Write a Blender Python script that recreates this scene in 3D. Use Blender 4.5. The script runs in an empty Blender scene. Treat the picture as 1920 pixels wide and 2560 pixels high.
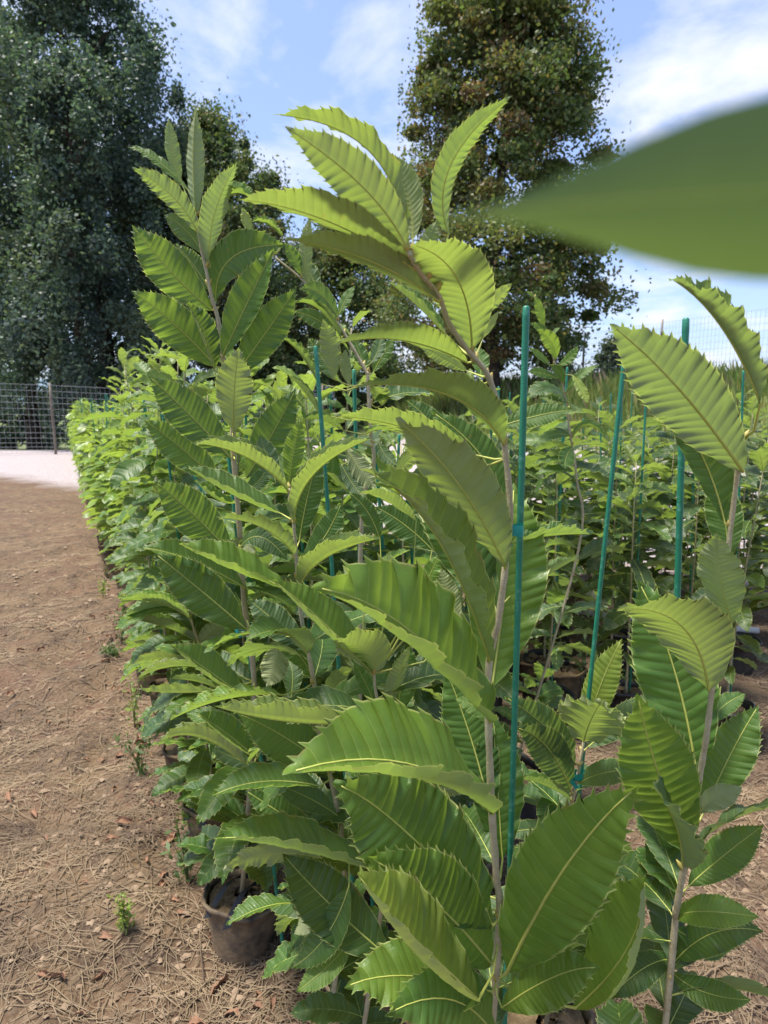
import bpy, math, random
import numpy as np
from mathutils import Vector

R = math.radians
random.seed(7)
rng = np.random.default_rng(7)
sc = bpy.context.scene
COL = sc.collection

# ------------------------------------------------------------------ camera
F_PX, W_PX, H_PX, PITCH, EYE = 1585.0, 1920.0, 2560.0, R(9.67), 1.6
cam_d = bpy.data.cameras.new('camera')
cam_d.sensor_fit = 'VERTICAL'
cam_d.sensor_height = 36.0
cam_d.lens = 36.0 * F_PX / H_PX
cam_d.clip_start, cam_d.clip_end = 0.02, 4000
cam_d.dof.use_dof = True
cam_d.dof.focus_distance = 1.15
cam_d.dof.aperture_fstop = cam_d.lens / 2.8
cam = bpy.data.objects.new('camera', cam_d)
cam.location = (0, 0, EYE)
cam.rotation_euler = (R(90) - PITCH, 0, 0)
COL.objects.link(cam)
sc.camera = cam

# ------------------------------------------------------------------ sky, sun, exposure
SUN_EL, SUN_AZ = R(72), R(-92)          # azimuth measured from +Y (view direction) towards +X
world = bpy.data.worlds.new('World')
sc.world = world
world.use_nodes = True
nt = world.node_tree
nt.nodes.clear()
def wn(t, **kw):
    n = nt.nodes.new(t)
    for k, v in kw.items():
        setattr(n, k, v)
    return n
out = wn('ShaderNodeOutputWorld')
bg = wn('ShaderNodeBackground')
bg.inputs['Strength'].default_value = 0.13
sky = wn('ShaderNodeTexSky', sky_type='NISHITA', sun_disc=False, sun_elevation=SUN_EL, sun_rotation=SUN_AZ,
         air_density=1.0, dust_density=1.2, ozone_density=2.5)
tc = wn('ShaderNodeTexCoord')
sep = wn('ShaderNodeSeparateXYZ')
nt.links.new(tc.outputs['Generated'], sep.inputs[0])
add = wn('ShaderNodeMath', operation='ADD'); add.inputs[1].default_value = 0.22
mx = wn('ShaderNodeMath', operation='MAXIMUM'); mx.inputs[1].default_value = 0.08
nt.links.new(sep.outputs['Z'], add.inputs[0]); nt.links.new(add.outputs[0], mx.inputs[0])
dvx = wn('ShaderNodeMath', operation='DIVIDE'); dvy = wn('ShaderNodeMath', operation='DIVIDE')
nt.links.new(sep.outputs['X'], dvx.inputs[0]); nt.links.new(mx.outputs[0], dvx.inputs[1])
nt.links.new(sep.outputs['Y'], dvy.inputs[0]); nt.links.new(mx.outputs[0], dvy.inputs[1])
cmb = wn('ShaderNodeCombineXYZ')
nt.links.new(dvx.outputs[0], cmb.inputs[0]); nt.links.new(dvy.outputs[0], cmb.inputs[1])
n1 = wn('ShaderNodeTexNoise'); n1.inputs['Scale'].default_value = 2.3; n1.inputs['Detail'].default_value = 9
n1.inputs['Roughness'].default_value = 0.56; n1.inputs['Distortion'].default_value = 0.25
nt.links.new(cmb.outputs[0], n1.inputs['Vector'])
rp = wn('ShaderNodeValToRGB')
rp.color_ramp.elements[0].position = 0.48; rp.color_ramp.elements[0].color = (0, 0, 0, 1)
rp.color_ramp.elements[1].position = 0.70; rp.color_ramp.elements[1].color = (1, 1, 1, 1)
nt.links.new(n1.outputs['Fac'], rp.inputs[0])
hz = wn('ShaderNodeMix', data_type='RGBA'); hz.inputs['Factor'].default_value = 0.42   # thin high veil
hz.inputs[7].default_value = (2.1, 2.7, 5.2, 1)
nt.links.new(sky.outputs[0], hz.inputs[6])
cl = wn('ShaderNodeMix', data_type='RGBA')
cl.inputs[7].default_value = (4.5, 4.6, 5.2, 1)
nt.links.new(rp.outputs[0], cl.inputs['Factor']); nt.links.new(hz.outputs[2], cl.inputs[6])
nt.links.new(cl.outputs[2], bg.inputs['Color']); nt.links.new(bg.outputs[0], out.inputs['Surface'])

sun_d = bpy.data.lights.new('sun', 'SUN')
sun_d.energy, sun_d.angle, sun_d.color = 4.6, R(14), (1.0, 0.95, 0.86)
sun = bpy.data.objects.new('sun', sun_d)
sdir = Vector((math.sin(SUN_AZ) * math.cos(SUN_EL), math.cos(SUN_AZ) * math.cos(SUN_EL), math.sin(SUN_EL)))
sun.rotation_euler = sdir.to_track_quat('Z', 'Y').to_euler()
sun.location = sdir * 50
COL.objects.link(sun)

sc.view_settings.view_transform = 'Standard'
sc.view_settings.look = 'None'
sc.view_settings.exposure = 0.95
sc.view_settings.gamma = 1.0
sc.cycles.use_denoising = True
sc.cycles.max_bounces = 6
sc.cycles.diffuse_bounces = 3
sc.cycles.glossy_bounces = 2
sc.cycles.transparent_max_bounces = 8

# ------------------------------------------------------------------ helpers
CROPS = {'A': (184, 237, 2.765), 'B': (584, 237, 2.37), 'C': (1184, 237, 2.650), 'D': (184, 837, 2.765),
         'E': (684, 837, 2.765), 'F': (1210, 837, 2.765), 'G': (184, 1437, 2.765), 'H': (684, 1437, 2.765),
         'I': (1210, 1437, 2.765), 'J': (184, 1900, 2.0331), 'K': (1000, 1900, 2.0331), 'S': (0, 0, 1.0),
         'W': (0, 0, 0.86406)}
CAMP = np.array((0, 0, EYE))
def ray(c, x, y):
    x0, y0, s = CROPS[c]
    px, py = x0 + x / s, y0 + y / s
    xc, yc = (px - W_PX / 2) / F_PX, (H_PX / 2 - py) / F_PX
    return np.array((xc, math.cos(PITCH) + yc * math.sin(PITCH), -math.sin(PITCH) + yc * math.cos(PITCH)))
def at(c, x, y, Y):
    """the point seen at a pixel of the photograph, at forward distance Y"""
    d = ray(c, x, y)
    return CAMP + d * (Y / d[1])
def nrm(v):
    return v / (np.linalg.norm(v) + 1e-12)

def tag(o, label=None, cat=None, group=None, kind=None):
    if label: o['label'] = label
    if cat: o['category'] = cat
    if group: o['group'] = group
    if kind: o['kind'] = kind
    return o
def empty(name, loc, label=None, cat=None, group=None):
    o = bpy.data.objects.new(name, None)
    o.empty_display_size = 0.05
    o.location = loc
    COL.objects.link(o)
    return tag(o, label, cat, group)
def mesh(name, V, Fs, mat, uv=None, smooth=True, col=None):
    me = bpy.data.meshes.new(name)
    V = np.asarray(V, dtype=np.float32)
    if isinstance(Fs, np.ndarray):
        nf, k = Fs.shape
        me.vertices.add(len(V)); me.vertices.foreach_set('co', V.ravel())
        me.loops.add(nf * k); me.loops.foreach_set('vertex_index', Fs.astype(np.int32).ravel())
        me.polygons.add(nf)
        me.polygons.foreach_set('loop_start', np.arange(0, nf * k, k, dtype=np.int32))
        me.update(calc_edges=True)
        me.validate()
    else:
        me.from_pydata(V.tolist(), [], Fs)
    me.materials.append(mat)
    if uv is not None:
        l = me.uv_layers.new(name='UVMap')
        idx = np.empty(len(me.loops), dtype=np.int32)
        me.loops.foreach_get('vertex_index', idx)
        l.data.foreach_set('uv', np.asarray(uv, dtype=np.float32)[idx].ravel())
    if col is not None:
        a = me.color_attributes.new('Col', 'FLOAT_COLOR', 'POINT')
        c4 = np.ones((len(V), 4), dtype=np.float32); c4[:, :3] = col
        a.data.foreach_set('color', c4.ravel())
    if smooth:
        me.polygons.foreach_set('use_smooth', np.ones(len(me.polygons), dtype=bool))
    return me
def obj(name, me, parent=None, loc=(0, 0, 0), color=None):
    o = bpy.data.objects.new(name, me)
    o.location = loc
    if parent is not None: o.parent = parent
    if color is not None: o.color = (*color, 1)
    COL.objects.link(o)
    return o
def tube(pts, rad, n=8, cap=True):
    pts = np.asarray(pts, float); m = len(pts)
    rad = np.broadcast_to(np.asarray(rad, float), (m,))
    T = np.gradient(pts, axis=0)
    V, Fs = [], []
    ref = np.array((0.31, 0.22, 0.9))
    if abs(np.dot(nrm(T[0]), nrm(ref))) > 0.9: ref = np.array((1, 0.2, 0.1))
    a = nrm(np.cross(T[0], ref))
    for i in range(m):
        t = nrm(T[i]); a = nrm(a - t * np.dot(a, t)); b = np.cross(t, a)
        for k in range(n):
            th = 2 * math.pi * k / n
            V.append(pts[i] + rad[i] * (math.cos(th) * a + math.sin(th) * b))
    for i in range(m - 1):
        for k in range(n):
            k2 = (k + 1) % n
            Fs.append((i * n + k, i * n + k2, (i + 1) * n + k2, (i + 1) * n + k))
    if cap:
        Fs.append(tuple(range(n - 1, -1, -1)))
        Fs.append(tuple((m - 1) * n + k for k in range(n)))
    return V, Fs
def join(parts):
    V, Fs = [], []
    for v, f in parts:
        o = len(V); V += list(v); Fs += [tuple(i + o for i in q) for q in f]
    return V, Fs
def smoothpath(P, per=5):
    P = np.asarray(P, float)
    Q = np.vstack([2 * P[0] - P[1], P, 2 * P[-1] - P[-2]])
    o = []
    for i in range(1, len(Q) - 2):
        for k in range(per):
            t = k / per
            a, b, c, d = Q[i - 1], Q[i], Q[i + 1], Q[i + 2]
            o.append(0.5 * (2 * b + (c - a) * t + (2 * a - 5 * b + 4 * c - d) * t * t + (3 * b - a - 3 * c + d) * t ** 3))
    o.append(P[-1])
    return np.array(o)
_perm = rng.random((256, 256))
def vnoise(x, y):
    xi, yi = np.floor(x).astype(int), np.floor(y).astype(int)
    fx, fy = x - xi, y - yi
    fx, fy = fx * fx * (3 - 2 * fx), fy * fy * (3 - 2 * fy)
    g = lambda a, b: _perm[a % 256, b % 256]
    return (g(xi, yi) * (1 - fx) + g(xi + 1, yi) * fx) * (1 - fy) + (g(xi, yi + 1) * (1 - fx) + g(xi + 1, yi + 1) * fx) * fy
def sstep(a, b, x):
    t = np.clip((x - a) / (b - a), 0, 1)
    return t * t * (3 - 2 * t)

# ------------------------------------------------------------------ materials
class M:
    def __init__(self, name):
        self.m = bpy.data.materials.new(name); self.m.use_nodes = True
        self.t = self.m.node_tree; self.t.nodes.clear()
        self.out = self.n('ShaderNodeOutputMaterial')
    def n(self, ty, **kw):
        nd = self.t.nodes.new(ty)
        for k, v in kw.items(): setattr(nd, k, v)
        return nd
    def l(self, a, b): self.t.links.new(a, b)
    def val(self, s, v):
        if hasattr(v, 'links') or isinstance(v, bpy.types.NodeSocket): self.l(v, s)
        else: s.default_value = v
    def math(self, op, a, b=None, clamp=False):
        nd = self.n('ShaderNodeMath', operation=op, use_clamp=clamp)
        self.val(nd.inputs[0], a)
        if b is not None: self.val(nd.inputs[1], b)
        return nd.outputs[0]
    def mix(self, f, a, b, blend='MIX'):
        nd = self.n('ShaderNodeMix', data_type='RGBA', blend_type=blend)
        self.val(nd.inputs[0], f)
        self.val(nd.inputs[6], (*a, 1) if isinstance(a, tuple) and len(a) == 3 else a)
        self.val(nd.inputs[7], (*b, 1) if isinstance(b, tuple) and len(b) == 3 else b)
        return nd.outputs[2]
    def noise(self, scale, detail=4, vec=None, rough=0.55):
        nd = self.n('ShaderNodeTexNoise'); nd.inputs['Scale'].default_value = scale
        nd.inputs['Detail'].default_value = detail; nd.inputs['Roughness'].default_value = rough
        if vec is not None: self.l(vec, nd.inputs['Vector'])
        return nd.outputs['Fac']
    def ramp(self, f, a, b, ca=(0, 0, 0), cb=(1, 1, 1)):
        nd = self.n('ShaderNodeValToRGB')
        e = nd.color_ramp.elements
        e[0].position, e[1].position = a, b
        e[0].color, e[1].color = (*ca, 1), (*cb, 1)
        self.l(f, nd.inputs[0]); return nd.outputs[0]
    def coords(self, which='Object'):
        return self.n('ShaderNodeTexCoord').outputs[which]
    def bsdf(self, color, rough=0.6, spec=0.5, bump=None, bstr=0.3, bdist=0.01):
        p = self.n('ShaderNodeBsdfPrincipled')
        self.val(p.inputs['Base Color'], (*color, 1) if isinstance(color, tuple) else color)
        self.val(p.inputs['Roughness'], rough)
        p.inputs['Specular IOR Level'].default_value = spec
        if bump is not None:
            b = self.n('ShaderNodeBump'); b.inputs['Strength'].default_value = bstr; b.inputs['Distance'].default_value = bdist
            self.l(bump, b.inputs['Height']); self.l(b.outputs[0], p.inputs['Normal'])
        return p
    def done(self, sh):
        self.l(sh.outputs[0] if hasattr(sh, 'outputs') else sh, self.out.inputs['Surface']); return self.m

def leaf_material(name, veins=True):
    k = M(name)
    oi = k.n('ShaderNodeObjectInfo')
    base = oi.outputs['Color']
    geo = k.n('ShaderNodeNewGeometry')
    oc = k.coords('Object')
    blot = k.noise(26, 5, oc)
    base = k.mix(k.ramp(blot, 0.35, 0.75), base, k.mix(1.0, base, (1.45, 1.25, 1.1), 'MULTIPLY'))
    fine = k.noise(260, 2, oc)
    base = k.mix(k.math('MULTIPLY', fine, 0.35), base, k.mix(1.0, base, (0.6, 0.66, 0.6), 'MULTIPLY'))
    under = k.mix(0.66, k.mix(1.0, base, (1.9, 1.5, 2.2), 'MULTIPLY'), (0.40, 0.44, 0.25))
    bump = None
    if veins:
        uv = k.n('ShaderNodeUVMap', uv_map='UVMap')
        s = k.n('ShaderNodeSeparateXYZ'); k.l(uv.outputs[0], s.inputs[0])
        av = k.math('ABSOLUTE', s.outputs['Y'])
        fr = k.math('FRACT', s.outputs['X'])
        d = k.math('MINIMUM', fr, k.math('SUBTRACT', 1.0, fr))
        wv = k.math('SUBTRACT', 0.06, k.math('MULTIPLY', av, 0.03))
        lat = k.math('SUBTRACT', 1.0, k.math('DIVIDE', d, wv), clamp=True)
        edge = k.math('MULTIPLY', k.math('SUBTRACT', av, 0.955), 28.0, clamp=True)
        up_v = k.mix(k.math('MULTIPLY', lat, 0.7), base, (0.30, 0.38, 0.11))
        up_v = k.mix(k.math('MULTIPLY', edge, 0.85), up_v, (0.50, 0.53, 0.18))
        un_v = k.mix(k.math('MULTIPLY', lat, 0.5), under, (0.34, 0.36, 0.14))
        un_v = k.mix(k.math('MULTIPLY', edge, 0.6), un_v, (0.52, 0.55, 0.22))
        # small cross veins between the laterals
        mp = k.n('ShaderNodeCombineXYZ'); k.l(k.math('MULTIPLY', s.outputs['X'], 1.6), mp.inputs[0]); k.l(k.math('MULTIPLY', s.outputs['Y'], 26.0), mp.inputs[1])
        nv = k.n('ShaderNodeTexVoronoi'); nv.feature = 'DISTANCE_TO_EDGE'; nv.inputs['Scale'].default_value = 1.0
        k.l(mp.outputs[0], nv.inputs['Vector'])
        ret = k.math('MINIMUM', nv.outputs['Distance'], 0.12)
        bump = k.math('SUBTRACT', ret, k.math('MULTIPLY', lat, 0.12))
        base, under = up_v, un_v
    # insect bites and brown scorch marks of their own shape
    vs = k.n('ShaderNodeTexVoronoi'); vs.inputs['Scale'].default_value = 55.0
    vec = k.n('ShaderNodeVectorMath', operation='ADD'); k.l(oc, vec.inputs[0])
    rv = k.n('ShaderNodeCombineXYZ'); k.l(k.math('MULTIPLY', oi.outputs['Random'], 37.0), rv.inputs[0]); k.l(k.math('MULTIPLY', oi.outputs['Random'], 91.0), rv.inputs[1])
    k.l(rv.outputs[0], vec.inputs[1]); k.l(vec.outputs[0], vs.inputs['Vector'])
    gate = k.ramp(k.noise(9, 3, vec.outputs[0]), 0.60, 0.66)
    spot = k.math('MULTIPLY', k.ramp(vs.outputs['Distance'], 0.10, 0.2, (1, 1, 1), (0, 0, 0)), gate)
    base = k.mix(k.math('MULTIPLY', spot, 0.8), base, (0.20, 0.13, 0.05))
    under = k.mix(k.math('MULTIPLY', spot, 0.8), under, (0.22, 0.15, 0.06))
    if veins:
        scor = k.math('MULTIPLY', k.ramp(k.noise(16, 4, vec.outputs[0]), 0.60, 0.68), k.math('MULTIPLY', k.math('SUBTRACT', av, 0.84), 6.0, clamp=True))
        base = k.mix(k.math('MULTIPLY', scor, 0.85), base, (0.24, 0.14, 0.06))
        under = k.mix(k.math('MULTIPLY', scor, 0.85), under, (0.26, 0.17, 0.08))
    colr = k.mix(geo.outputs['Backfacing'], base, under)
    rough = k.math('ADD', 0.36, k.math('MULTIPLY', geo.outputs['Backfacing'], 0.3))
    p = k.bsdf(colr, rough, 0.45, bump, 0.35, 0.004)
    tr = k.n('ShaderNodeBsdfTranslucent')
    k.l(k.mix(1.0, k.mix(0.5, base, (0.24, 0.34, 0.05)), (1.45, 1.4, 1.1), 'MULTIPLY'), tr.inputs['Color'])
    ms = k.n('ShaderNodeMixShader'); ms.inputs[0].default_value = 0.46
    k.l(p.outputs[0], ms.inputs[1]); k.l(tr.outputs[0], ms.inputs[2])
    return k.done(ms)
m_leaf = leaf_material('chestnut_leaf')
m_leaf_plain = leaf_material('chestnut_leaf_smooth', False)

def simple(name, c1, c2, scale, rough=0.7, bstr=0.3, bdist=0.004, spec=0.4, detail=5):
    k = M(name); oc = k.coords()
    f = k.noise(scale, detail, oc)
    c = k.mix(k.ramp(f, 0.35, 0.65), c1, c2)
    return k.done(k.bsdf(c, rough, spec, k.noise(scale * 3, 4, oc), bstr, bdist))
m_rib = simple('yellow_midrib', (0.38, 0.42, 0.08), (0.46, 0.47, 0.12), 40, 0.5, 0.1, 0.001)
m_bud = simple('bud_scale', (0.36, 0.36, 0.06), (0.42, 0.26, 0.10), 150, 0.5, 0.2, 0.001)
k = M('young_bark'); oc = k.coords()
vz = k.n('ShaderNodeTexVoronoi'); vz.inputs['Scale'].default_value = 330; k.l(oc, vz.inputs['Vector'])
bc = k.mix(k.ramp(k.noise(35, 5, oc), 0.3, 0.7), (0.31, 0.26, 0.14), (0.46, 0.40, 0.25))
bc = k.mix(k.ramp(vz.outputs['Distance'], 0.16, 0.30, (1, 1, 1), (0, 0, 0)), bc, (0.55, 0.50, 0.40))
m_bark = k.done(k.bsdf(bc, 0.7, 0.35, k.noise(220, 3, oc), 0.4, 0.002))
k = M('green_coated_stake'); oc = k.coords()
sc1 = k.mix(k.ramp(k.noise(9, 4, oc), 0.3, 0.75), (0.008, 0.150, 0.085), (0.022, 0.21, 0.125))
sc1 = k.mix(k.ramp(k.noise(70, 6, oc, 0.7), 0.55, 0.75), sc1, (0.13, 0.34, 0.26))
m_stake = k.done(k.bsdf(sc1, 0.45, 0.5, k.noise(320, 2, oc), 0.25, 0.002))
m_tie = simple('teal_tape', (0.0, 0.20, 0.16), (0.01, 0.29, 0.24), 60, 0.35, 0.2, 0.002)
k = M('dusty_pot'); oc = k.coords()
g = k.n('ShaderNodeNewGeometry'); sx = k.n('ShaderNodeSeparateXYZ'); k.l(oc, sx.inputs[0])
pc = k.mix(k.ramp(k.noise(14, 6, oc), 0.34, 0.56), (0.04, 0.036, 0.032), (0.19, 0.135, 0.078))
m_pot = k.done(k.bsdf(pc, 0.75, 0.4, k.noise(60, 5, oc), 0.5, 0.006))
k = M('mud_covered_pot'); oc = k.coords()
pc = k.mix(k.ramp(k.noise(11, 6, oc), 0.40, 0.60), (0.085, 0.06, 0.038), (0.23, 0.16, 0.08))
m_potmud = k.done(k.bsdf(pc, 0.85, 0.3, k.noise(50, 5, oc), 0.6, 0.01))
m_black = simple('black_plastic', (0.012, 0.012, 0.013), (0.035, 0.033, 0.03), 20, 0.5, 0.3, 0.004)
m_soil = simple('potting_soil', (0.13, 0.088, 0.048), (0.23, 0.16, 0.09), 22, 0.9, 0.8, 0.02, 0.2)
m_pvc = simple('white_pvc', (0.72, 0.72, 0.74), (0.60, 0.58, 0.55), 5, 0.35, 0.05, 0.002)
m_wire = simple('galvanised_wire', (0.33, 0.34, 0.36), (0.42, 0.43, 0.45), 3, 0.45, 0.0)
m_wood = simple('weathered_wood', (0.16, 0.13, 0.10), (0.26, 0.22, 0.17), 8, 0.85, 0.5, 0.01)
m_straw = simple('dry_straw', (0.25, 0.185, 0.11), (0.09, 0.06, 0.04), 3, 0.8, 0.0)
m_pebble = simple('clods_and_stones', (0.16, 0.11, 0.07), (0.26, 0.19, 0.13), 9, 0.9, 0.5, 0.004, 0.2)
m_dead = simple('dead_leaf', (0.17, 0.085, 0.05), (0.27, 0.15, 0.09), 30, 0.75, 0.4, 0.003, 0.3)
m_tbark = simple('tree_bark', (0.035, 0.028, 0.022), (0.10, 0.08, 0.06), 5, 0.9, 0.9, 0.05, 0.2)
k = M('small_foliage')
at_ = k.n('ShaderNodeVertexColor', layer_name='Col')
p = k.bsdf(at_.outputs['Color'], 0.5, 0.35)
tr = k.n('ShaderNodeBsdfTranslucent'); k.l(k.mix(1.0, at_.outputs['Color'], (1.9, 1.9, 1.1), 'MULTIPLY'), tr.inputs['Color'])
ms = k.n('ShaderNodeMixShader'); ms.inputs[0].default_value = 0.3
k.l(p.outputs[0], ms.inputs[1]); k.l(tr.outputs[0], ms.inputs[2])
m_fol = k.done(ms)
m_hill = simple('haze_blue_hill', (0.10, 0.16, 0.20), (0.13, 0.19, 0.24), 0.05, 1.0, 0.0)  # blue of the distant haze put into the hill colour
# ground: tan brown soil with straw, giving way to pale gravel past the rows, and grass on the bank
k = M('soil_and_gravel'); oc = k.coords()
sx = k.n('ShaderNodeSeparateXYZ'); k.l(oc, sx.inputs[0])
n_a, n_b, n_c = k.noise(1.3, 5, oc), k.noise(9, 6, oc), k.noise(60, 5, oc, 0.7)
s1 = k.mix(k.ramp(n_a, 0.38, 0.62), (0.108, 0.064, 0.040), (0.165, 0.108, 0.060))
s1 = k.mix(k.ramp(n_b, 0.42, 0.66), s1, (0.050, 0.032, 0.024))
s1 = k.mix(k.ramp(k.noise(2.7, 4, oc), 0.52, 0.72), s1, (0.115, 0.055, 0.038))
s1 = k.mix(k.ramp(n_c, 0.42, 0.72), s1, (0.19, 0.14, 0.09))
vg = k.n('ShaderNodeTexVoronoi'); vg.inputs['Scale'].default_value = 26; k.l(oc, vg.inputs['Vector'])
gcol = k.mix(k.ramp(vg.outputs['Distance'], 0.1, 0.6), (0.46, 0.41, 0.41), (0.30, 0.26, 0.26))
line = k.math('ADD', k.math('MULTIPLY', sx.outputs['X'], 0.585), k.math('MULTIPLY', sx.outputs['Y'], 0.81))
line = k.math('ADD', line, k.math('MULTIPLY', n_a, 1.2))
gm = k.ramp(k.math('DIVIDE', k.math('SUBTRACT', line, 6.3), 1.5, clamp=True), 0.2, 0.8)
c = k.mix(gm, s1, gcol)
sd = k.math('ADD', k.math('MULTIPLY', k.math('SUBTRACT', sx.outputs['X'], 10.7), 0.94), k.math('MULTIPLY', k.math('SUBTRACT', sx.outputs['Y'], 20.0), 0.33))
bm_ = k.ramp(k.math('ADD', k.math('MULTIPLY', k.math('ADD', sd, 7.5), 0.5), k.math('SUBTRACT', n_a, 0.5), clamp=True), 0.2, 0.8)
far = k.ramp(k.math('DIVIDE', k.math('SUBTRACT', sx.outputs['Y'], 26.0), 6.0, clamp=True), 0.1, 0.9)
bm_ = k.math('MAXIMUM', bm_, far)
c = k.mix(bm_, c, k.mix(n_b, (0.08, 0.11, 0.035), (0.14, 0.16, 0.055)))
hgt = k.math('ADD', k.math('MULTIPLY', n_c, 0.5), n_b)
m_ground = k.done(k.bsdf(c, 0.92, 0.2, hgt, 0.9, 0.03))

# ------------------------------------------------------------------ ground
def gz(x, y):
    x = np.asarray(x, float); y = np.asarray(y, float)
    s = (x - 10.7) * 0.94 + (y - 20) * 0.33
    z = 1.65 * sstep(-7.5, -1.0, s) + 0.4 * sstep(8, 19, y) * sstep(-1, 4, x)
    z = z - 2.2 * sstep(16, 60, y) * sstep(-3, -10, x)
    z = z * sstep(400, 60, np.hypot(x, y))
    near = sstep(16, 7, np.hypot(x, y))
    z = z + near * ((vnoise(x * 1.1 + 9, y * 1.1 + 4) - 0.5) * 0.10 + (vnoise(x * 4 + 30, y * 4 + 7) - 0.5) * 0.06
                    + (vnoise(x * 10 + 3, y * 10 + 77) - 0.5) * 0.035)
    return z
def grid_axis(lo, a, b, hi, st, gr=1.22):
    mid = list(np.arange(a, b + 1e-6, st)); s = st; x = b; up = []
    while x < hi: s *= gr; x += s; up.append(x)
    s = st; x = a; dn = []
    while x > lo: s *= gr; x -= s; dn.append(x)
    return np.array(dn[::-1] + mid + up)
gx, gy = grid_axis(-700, -3.2, 3.4, 700, 0.055, 1.12), grid_axis(-60, 0.4, 8.0, 1500, 0.055, 1.1)
XX, YY = np.meshgrid(gx, gy)
ZZ = gz(XX, YY)
nx, ny = len(gx), len(gy)
ii = (np.arange(ny - 1)[:, None] * nx + np.arange(nx - 1)[None, :]).ravel()
gf = np.stack([ii, ii + 1, ii + nx + 1, ii + nx], 1)
ground = obj('ground', mesh('ground', np.stack([XX.ravel(), YY.ravel(), ZZ.ravel()], 1), gf, m_ground))
tag(ground, 'tan soil and straw ground turning to pale gravel beyond the rows', 'ground', kind='structure')

# far hills beyond the left trees, distance haze painted as their blue colour
hx = np.linspace(-900, 900, 120)
hv, hf = [], []
for i, x in enumerate(hx):
    t = 22 + 26 * vnoise(np.array([x * 0.006 + 5]), np.array([2.0]))[0] + 9 * vnoise(np.array([x * 0.03]), np.array([8.0]))[0]
    for q, (dy, f) in enumerate(((0, -0.3), (60, 0.6), (120, 1.0), (260, -0.3))):
        hv.append((x, 900 + dy + 0.0002 * x * x, t * f))
for i in range(len(hx) - 1):
    for q in range(3):
        a = i * 4 + q; hf.append((a, a + 4, a + 5, a + 1))
tag(obj('hills', mesh('hills', hv, hf, m_hill)), 'low wooded hills coloured haze blue on the far horizon', 'hills', kind='structure')

# ------------------------------------------------------------------ trees
def leafcloud(P, size, cols, r, aspect=1.6):
    n = len(P)
    a = r.normal(size=(n, 3)); a /= np.linalg.norm(a, axis=1)[:, None]
    b = r.normal(size=(n, 3)); b -= a * (a * b).sum(1)[:, None]; b /= np.linalg.norm(b, axis=1)[:, None]
    s = (size * r.uniform(0.6, 1.4, n))[:, None]
    V = np.stack([P - a * s * aspect * .5, P + b * s * .5, P + a * s * aspect * .5, P - b * s * .5], 1).reshape(-1, 3)
    Fq = np.arange(4 * n).reshape(n, 4)
    return V, Fq, np.repeat(cols, 4, axis=0)
def tree(name, label, loc, height, radius, base_z, n, size, pal, seed, trunk_r=0.3, shape=1.0, clumps=130, upright=0.0, group=None):
    r = np.random.default_rng(seed)
    x, y = loc; z0 = float(gz(x, y))
    t = empty(name, (x, y, z0), label, 'tree', group)
    # trunk and limbs
    ph = r.uniform(0, 6.28)
    tp = [(0.12 * math.sin(ph + q * 0.8) * q * 0.35, 0.12 * math.cos(ph + q) * q * 0.35, height * 0.9 * q / 8 - (0.2 if q == 0 else 0)) for q in range(9)]
    tr_ = [trunk_r * (1.35 if q == 0 else 1.0) * (1 - 0.85 * q / 8) + 0.02 for q in range(9)]
    tp = smoothpath(tp, 3); rr = np.interp(np.linspace(0, 8, len(tp)), range(9), tr_)
    obj('trunk', mesh('trunk', *tube(tp, rr, 10), m_tbark), t)
    # clump centres within an uneven envelope
    cs = []
    while len(cs) < clumps:
        u = r.uniform(0, 1); th = r.uniform(0, 2 * math.pi)
        env0 = min(1.0, u / 0.14 + 0.5) * (1 - u ** shape) ** 0.62
        env = radius * env0 * (0.72 + 0.5 * vnoise(np.array([th * 1.6 + seed]), np.array([u * 6.0 + seed]))[0])
        rad = env * math.sqrt(r.uniform(0.12, 1))
        cs.append((rad * math.cos(th), rad * math.sin(th), base_z + (height - base_z) * u))
    cs = np.array(cs)
    lim = []
    for q in range(22):
        c = cs[r.integers(len(cs))]
        zb = max(base_z * 0.6, c[2] - np.hypot(c[0], c[1]) * r.uniform(0.5, 1.1))
        zb = min(zb, height * 0.85)
        b = np.array((np.interp(zb, tp[:, 2], tp[:, 0]), np.interp(zb, tp[:, 2], tp[:, 1]), zb))
        m_ = (b + c) / 2 + np.array((0, 0, 0.1 * np.linalg.norm(c - b)))
        pth = smoothpath([b, m_, c], 4)
        obj('limb', mesh('limb', *tube(pth, np.linspace(trunk_r * 0.34, 0.03, len(pth)), 6), m_tbark), t)
    # leaves
    k_ = n // clumps
    cr = radius * r.uniform(0.07, 0.24, clumps)
    P = np.repeat(cs, k_, 0)
    d = r.normal(size=(len(P), 3)); d /= np.linalg.norm(d, axis=1)[:, None]
    d *= (r.uniform(0, 1, len(P)) ** 0.45)[:, None] * np.repeat(cr, k_)[:, None]
    d[:, 2] *= 0.62 + upright
    if upright: d[:, :2] *= 0.7
    P = P + d
    # loose outlying sprays
    ns = n // 4
    pick = r.integers(0, clumps, ns)
    o_ = cs[pick] + np.clip(r.normal(size=(ns, 3)), -1.3, 1.3) * (cr[pick][:, None] * 0.75 + 0.12)
    P = np.vstack([P, o_])
    which = np.concatenate([np.repeat(r.integers(0, len(pal), clumps), k_), r.integers(0, len(pal), ns)])
    mixr = r.random(len(P)) < 0.25
    which[mixr] = r.integers(0, len(pal), mixr.sum())
    cols = np.array(pal)[which] * r.uniform(0.7, 1.3, len(P))[:, None]
    V, Fq, C4 = leafcloud(P, size, cols, r)
    cr_o = obj('crown', mesh('crown', V, Fq, m_fol, smooth=False, col=C4), t)
    cr_o['kind'] = 'stuff'
    return t
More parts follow.
